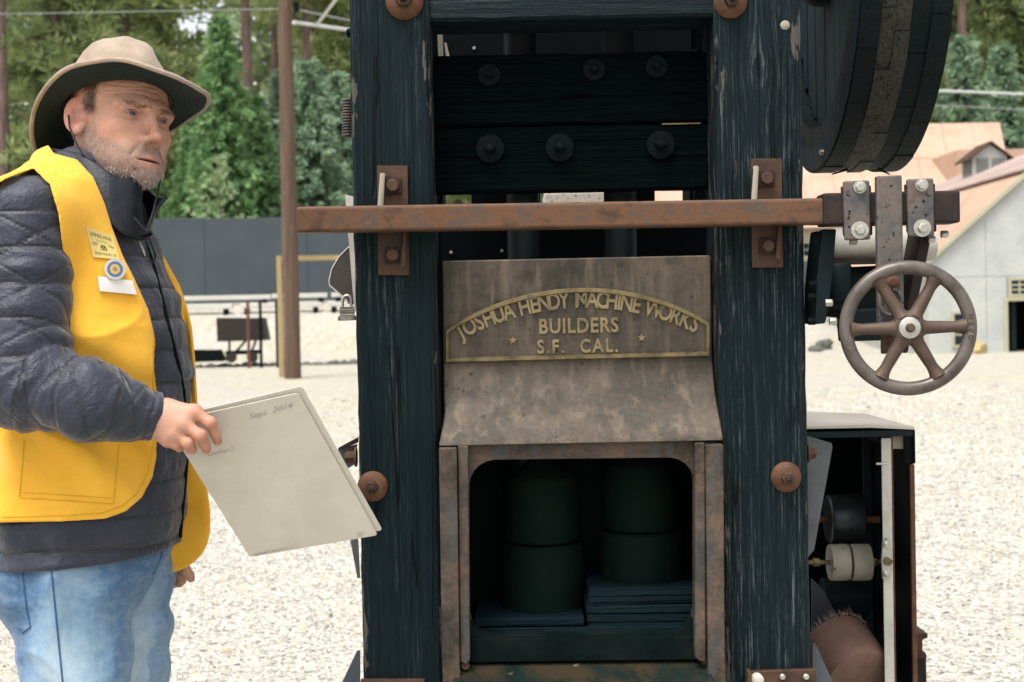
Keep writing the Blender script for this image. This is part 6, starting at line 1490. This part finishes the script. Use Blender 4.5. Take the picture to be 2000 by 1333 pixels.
M['denim'] = m.fin(c, .85, 0, m.bump(m.math('ADD', m.math('MULTIPLY', tw, .15), cl), .4, .008), spec=.2, Sheen_Weight=.2)
def fade_attr(V):
    x, y = V[:, 0], V[:, 2]; c = hipN+(kneN-hipN)*.5
    f1 = np.exp(-((V[:, 0]-(hipN[0]+.015))/.075)**2)*np.exp(-((V[:, 2]-(.62))/.26)**2)*(V[:, 1] < YPn+.02)
    f2 = .5*np.exp(-((V[:, 0]-(hipF[0]+.06))/.05)**2)*np.exp(-((V[:, 2]-.6)/.3)**2)*(V[:, 1] > YPn-.02)
    return np.clip(f1*.9+f2+.18*vnoise(V, 11, 41), 0, 1)
jeans, Vje = sdf_obj('jeans', jeans_d, (Qp(-120, 1100)[0], YPn-.26, .05), (Qp(360, 1100)[0], YPn+.26, Qp(170, 1030)[2]), .0048, M['denim'], man, {'fade': fade_attr})
M['denim_s'] = plain('denim seam', srgb('#3d5f86'), .85, 0, .2, 90)
seam_on([(97, 1085), (103, 1140), (109, 1200), (115, 1260), (122, 1330), (128, 1400)], jeans_d, 'side_seam', M['denim_s'], jeans, .0015, .0004)
seam_on([(40, 1096), (46, 1140), (52, 1190), (60, 1225), (44, 1236), (36, 1228)], jeans_d, 'pocket_seam', M['denim_s'], jeans, .0016, .0006)
seam_on([(318, 1066), (314, 1090), (304, 1112), (298, 1122)], jeans_d, 'pocket_seam', M['denim_s'], jeans, .0016, .0006)
M['boot'] = plain('brown leather boot', (.07,.04,.025), .6)
for k in (ankN, ankF):
    A = k.copy()
    def boot_d(p, A=A): 
        d = smin(s_cap(p, A+f32([0, 0, .02]), A+f32([.0, 0, -.03]), .055, .05), s_cap(p, A+f32([0, 0, -.05]), A+f32([.15, -.015, -.062]), .046, .038), .03); return smax(d, -p[:, 2], .004)
    sdf_obj('boot', boot_d, A-f32([.09, .09, .11]), A+f32([.23, .09, .09]), .008, M['boot'], man)

# ---------------------------------------------------------------- hat
HT = rotm(.8796, -.25, .2066); HTc = Qp(233.7, 211.3)
ba, bb, hs_, hf_, hb_, hl_, a4, b4 = .1872, .1241, .0145, -.0267, -.0471, .0078, -.0111, -.0081
NT_ = 96; brim = []; 
def hedge(th):
    ct, st = math.cos(th), math.sin(th); h = (hs_ if st < 0 else hl_)*st*st+(hf_ if ct > 0 else hb_)*ct*ct
    if st < 0: h += (a4 if ct > 0 else b4)*math.sin(2*th)
    return h
RT = (.103, .0835, .012); RO = (-.006, 0.0)
def hpt(x, y, z): return np.array([x, y, z])@HT.T+HTc
GB = []
for t in np.linspace(0, 1, 9):
    row = []
    for k in range(NT_):
        th = 2*math.pi*k/NT_; ct, st = math.cos(th), math.sin(th); x0, y0 = RT[0]*ct+RO[0], RT[1]*st
        x1, y1, z1 = ba*ct, bb*st, hedge(th); z0 = RT[2]-.004
        z = z0+(z1-z0)*(t**1.35)+.0015*math.sin(th*9+2)*t; row.append(hpt(x0+(x1-x0)*t, y0+(y1-y0)*t, z))
    GB.append(row)
def grid_obj(G, name, mat, parent, thick=0, offset=0, flip=False):
    a, b = len(G), len(G[0]); V = np.array(G).reshape(-1, 3); F_ = []
    for i in range(a-1):
        for j in range(b):
            q = (i*b+j, i*b+(j+1) % b, (i+1)*b+(j+1) % b, (i+1)*b+j); F_.append(q[::-1] if flip else q)
    me = np_mesh(name, V-np.array(wpos(parent)), np.array(F_)); o = link_mesh(name, me, mat, parent, smooth=True)
    if thick: sd = o.modifiers.new('s', 'SOLIDIFY'); sd.thickness = thick; sd.offset = offset
    return o
m = NT('khaki canvas'); o_ = m.obj(); rb = m.noise(m.mapping(o_, (1, 1, 1)), 330, 2, .5); cl = m.noise(o_, 24, 4, .6, .4)
lz = m.mapping(o_, (0, 0, 1)); wvn = m.t.nodes.new('ShaderNodeTexWave'); wvn.bands_direction = 'Z'; m.put(wvn.inputs['Vector'], o_); wvn.inputs['Scale'].default_value = 95; wvn.inputs['Distortion'].default_value = .3
c = m.ramp(cl, [(.3, srgb('#8c7c69')), (.6, srgb('#a39280')), (.8, srgb('#b0a190'))])
c = m.mix(m.math('MULTIPLY', wvn.outputs['Fac'], .16), c, srgb('#77685a'))
M['khaki'] = m.fin(c, .85, 0, m.bump(m.math('ADD', m.math('MULTIPLY', rb, .12), m.math('ADD', cl, m.math('MULTIPLY', wvn.outputs['Fac'], .12))), .4, .006), spec=.2, Sheen_Weight=.2)
m = NT('dark green underbrim'); o_ = m.obj(); 
M['under'] = mottle('dark green underbrim', [(.008,.018,.016), (.014,.028,.024)], 14, (.8, .95), 0, .3, .002, fine=220)
hat = grid_obj(GB, 'hat', M['khaki'], man, .0018, 1, True); hat['label'] = 'khaki wide-brimmed canvas hat with dark green underside'
GU = [[v-HT[:, 2]*.0028 for v in row] for row in GB]; grid_obj(GU[:], 'under_brim', M['under'], hat, .0006, 0)
MB().tube([Vector(v) for v in GB[-1]+[GB[-1][0]]], .0042, 8, False).build('brim_binding', M['khaki'], hat, smooth=True)
for tt in (2, 3, 4, 5, 6, 7):
    MB().tube([Vector(v-HT[:, 2]*.0034) for v in GB[tt]+[GB[tt][0]]], .0005, 4, False).build('brim_stitch', M['under'], hat)
GC = []
prof = [(1.02, 0), (.995, .012), (.965, .03), (.91, .05), (.845, .066), (.765, .080), (.66, .091), (.53, .099), (.37, .103), (.19, .105), (.01, .105)]
for rr, hz in prof:
    row = []
    for k in range(NT_):
        th = 2*math.pi*k/NT_; ct, st = math.cos(th), math.sin(th); x_ = RT[0]*rr*ct
        x, y, z = RT[0]*rr*ct+RO[0]-.10*hz, RT[1]*rr*st, RT[2]-.002+hz*(1.04+.14*x_/.1)
        pin = math.exp(-((x-.035)/.05)**2)*(hz/.11)**2; y *= 1-.22*pin; z += .006*pin*0-.004*math.exp(-(y/.022)**2)*(hz/.11)**4*(1 if x > -.05 else .4)
        wn = .0035*math.sin(3*th+hz*60)*(hz/.11)+.002*math.sin(7*th-hz*90); row.append(hpt(x+wn*ct, y+wn*st, z))
    GC.append(row)
grid_obj(GC, 'crown', M['khaki'], hat, .002, -1)
band = [hpt(RT[0]*1.03*math.cos(t)+RO[0], RT[1]*1.03*math.sin(t), RT[2]+.012) for t in np.linspace(0, 2*math.pi, 65)]
MB().tube([Vector(v) for v in band], .0016, 6, False).build('crown_seam', M['khaki'], hat, smooth=True)
M['cord'] = plain('black cord', (.008,.011,.012), .7)
def crv(pts, n=10):
    A = np.array(pts); out = []
    for i in range(len(A)-1):
        p0, p1, p2, p3 = A[max(i-1, 0)], A[i], A[i+1], A[min(i+2, len(A)-1)]
        for t in np.linspace(0, 1, n, endpoint=False): out.append(.5*((2*p1)+(-p0+p2)*t+(2*p0-5*p1+4*p2-p3)*t*t+(-p0+3*p1-3*p2+p3)*t**3))
    out.append(A[-1]); return [Vector(v) for v in out]
MB().tube(crv([Qp(334, 238, .10), Qp(330, 262, .08), Qp(318, 325, .0), Qp(306, 385, -.06), Qp(296, 425, -.085), Qp(287, 455, -.10), Qp(286, 480, -.10), Qp(290, 505, -.10)]), .0017, 6).build('chin_cord', M['cord'], hat, smooth=True)
MB().tube(crv([Qp(134, 225, -.060), Qp(137, 250, -.072), Qp(148, 278, -.088), Qp(164, 305, -.098)]), .0017, 6).build('chin_cord', M['cord'], hat, smooth=True)
MB().tube(crv([Qp(262, 425, -.112), Qp(274, 440, -.114), Qp(286, 455, -.112), Qp(296, 478, -.105), Qp(303, 498, -.10), Qp(300, 512, -.10), Qp(291, 508, -.105)]), .0017, 6).build('chin_cord', M['cord'], hat, smooth=True)
MB().tube([Vector(Qp(275, 461, -.113)), Vector(Qp(296, 455, -.113))], .0042, 10).build('cord_toggle', M['black'], hat, smooth=True)

# ---------------------------------------------------------------- the boards he holds
M['board'] = mottle('grubby cream board', [srgb('#bcb5a5'), srgb('#c6c0b1'), srgb('#cdc8ba')], 5, (.45, .6), 0, .08, .001, fine=30, speck=(srgb('#8f8576'), 9, .74))
M['pencil'] = plain('pencil mark', (.34,.32,.29), .8)
bY = 2.237
c4 = [P(322, 825, bY), P(582, 768, bY+.008), P(738, 1046, bY+.105), P(488, 1089, bY+.095)]
nrm = (c4[1]-c4[0]).cross(c4[3]-c4[0]).normalized(); nrm = nrm if nrm.y < 0 else -nrm
def board(cs, t, name, parent):
    cs = [Vector(c) for c in cs]; pl = []
    for i, c in enumerate(cs):
        a = (cs[i-1]-c).normalized(); b = (cs[(i+1) % 4]-c).normalized()
        for s in (0, .25, .5, .75, 1): pl.append(c+a*.006*(1-s)**2+b*.006*s**2)
    return MB().prism(pl, -nrm*t).build(name, M['board'], parent, bevel=.0005)
fo = thing('board_folder', c4[3], 'grubby cream pair of stiff boards with pencil notes held in the hand', 'folder')
board(c4, .0025, 'front_board', fo)
ax1 = (c4[1]-c4[0]).normalized(); dn1 = (c4[3]-c4[0]).normalized()
sh = ax1*.010-dn1*.004-nrm*.006
back = [c+sh for c in c4]; back[0] -= dn1*.0; back[1] += -dn1*.004
board(back, .0025, 'back_board', fo)
def pencil(txt, px, py, size, ang=0, xs_=1.0):
    d = cF+cR*((px-CX)/FPX)+cU*((CY-py)/FPX); o = Vector((0, 0, CAMZ)); t = (c4[0]-o).dot(nrm)/d.dot(nrm); p = o+d*t+nrm*.0006
    a = ax1*math.cos(ang)+(-dn1)*math.sin(ang); up = nrm.cross(a); up = up if up.z > 0 else -up
    text_parts([(txt, size, p, a, up, .0001, 0, 1.0, xs_)], 'pencil_note', M['pencil'], fo)
pencil('Sept  2014', 528, 808, .013, .05, 1.25); pencil('Cochran 3', 430, 886, .011, .0, .9); pencil('MINEYARD # 2', 533, 1079, .0075, 0, 1.35)
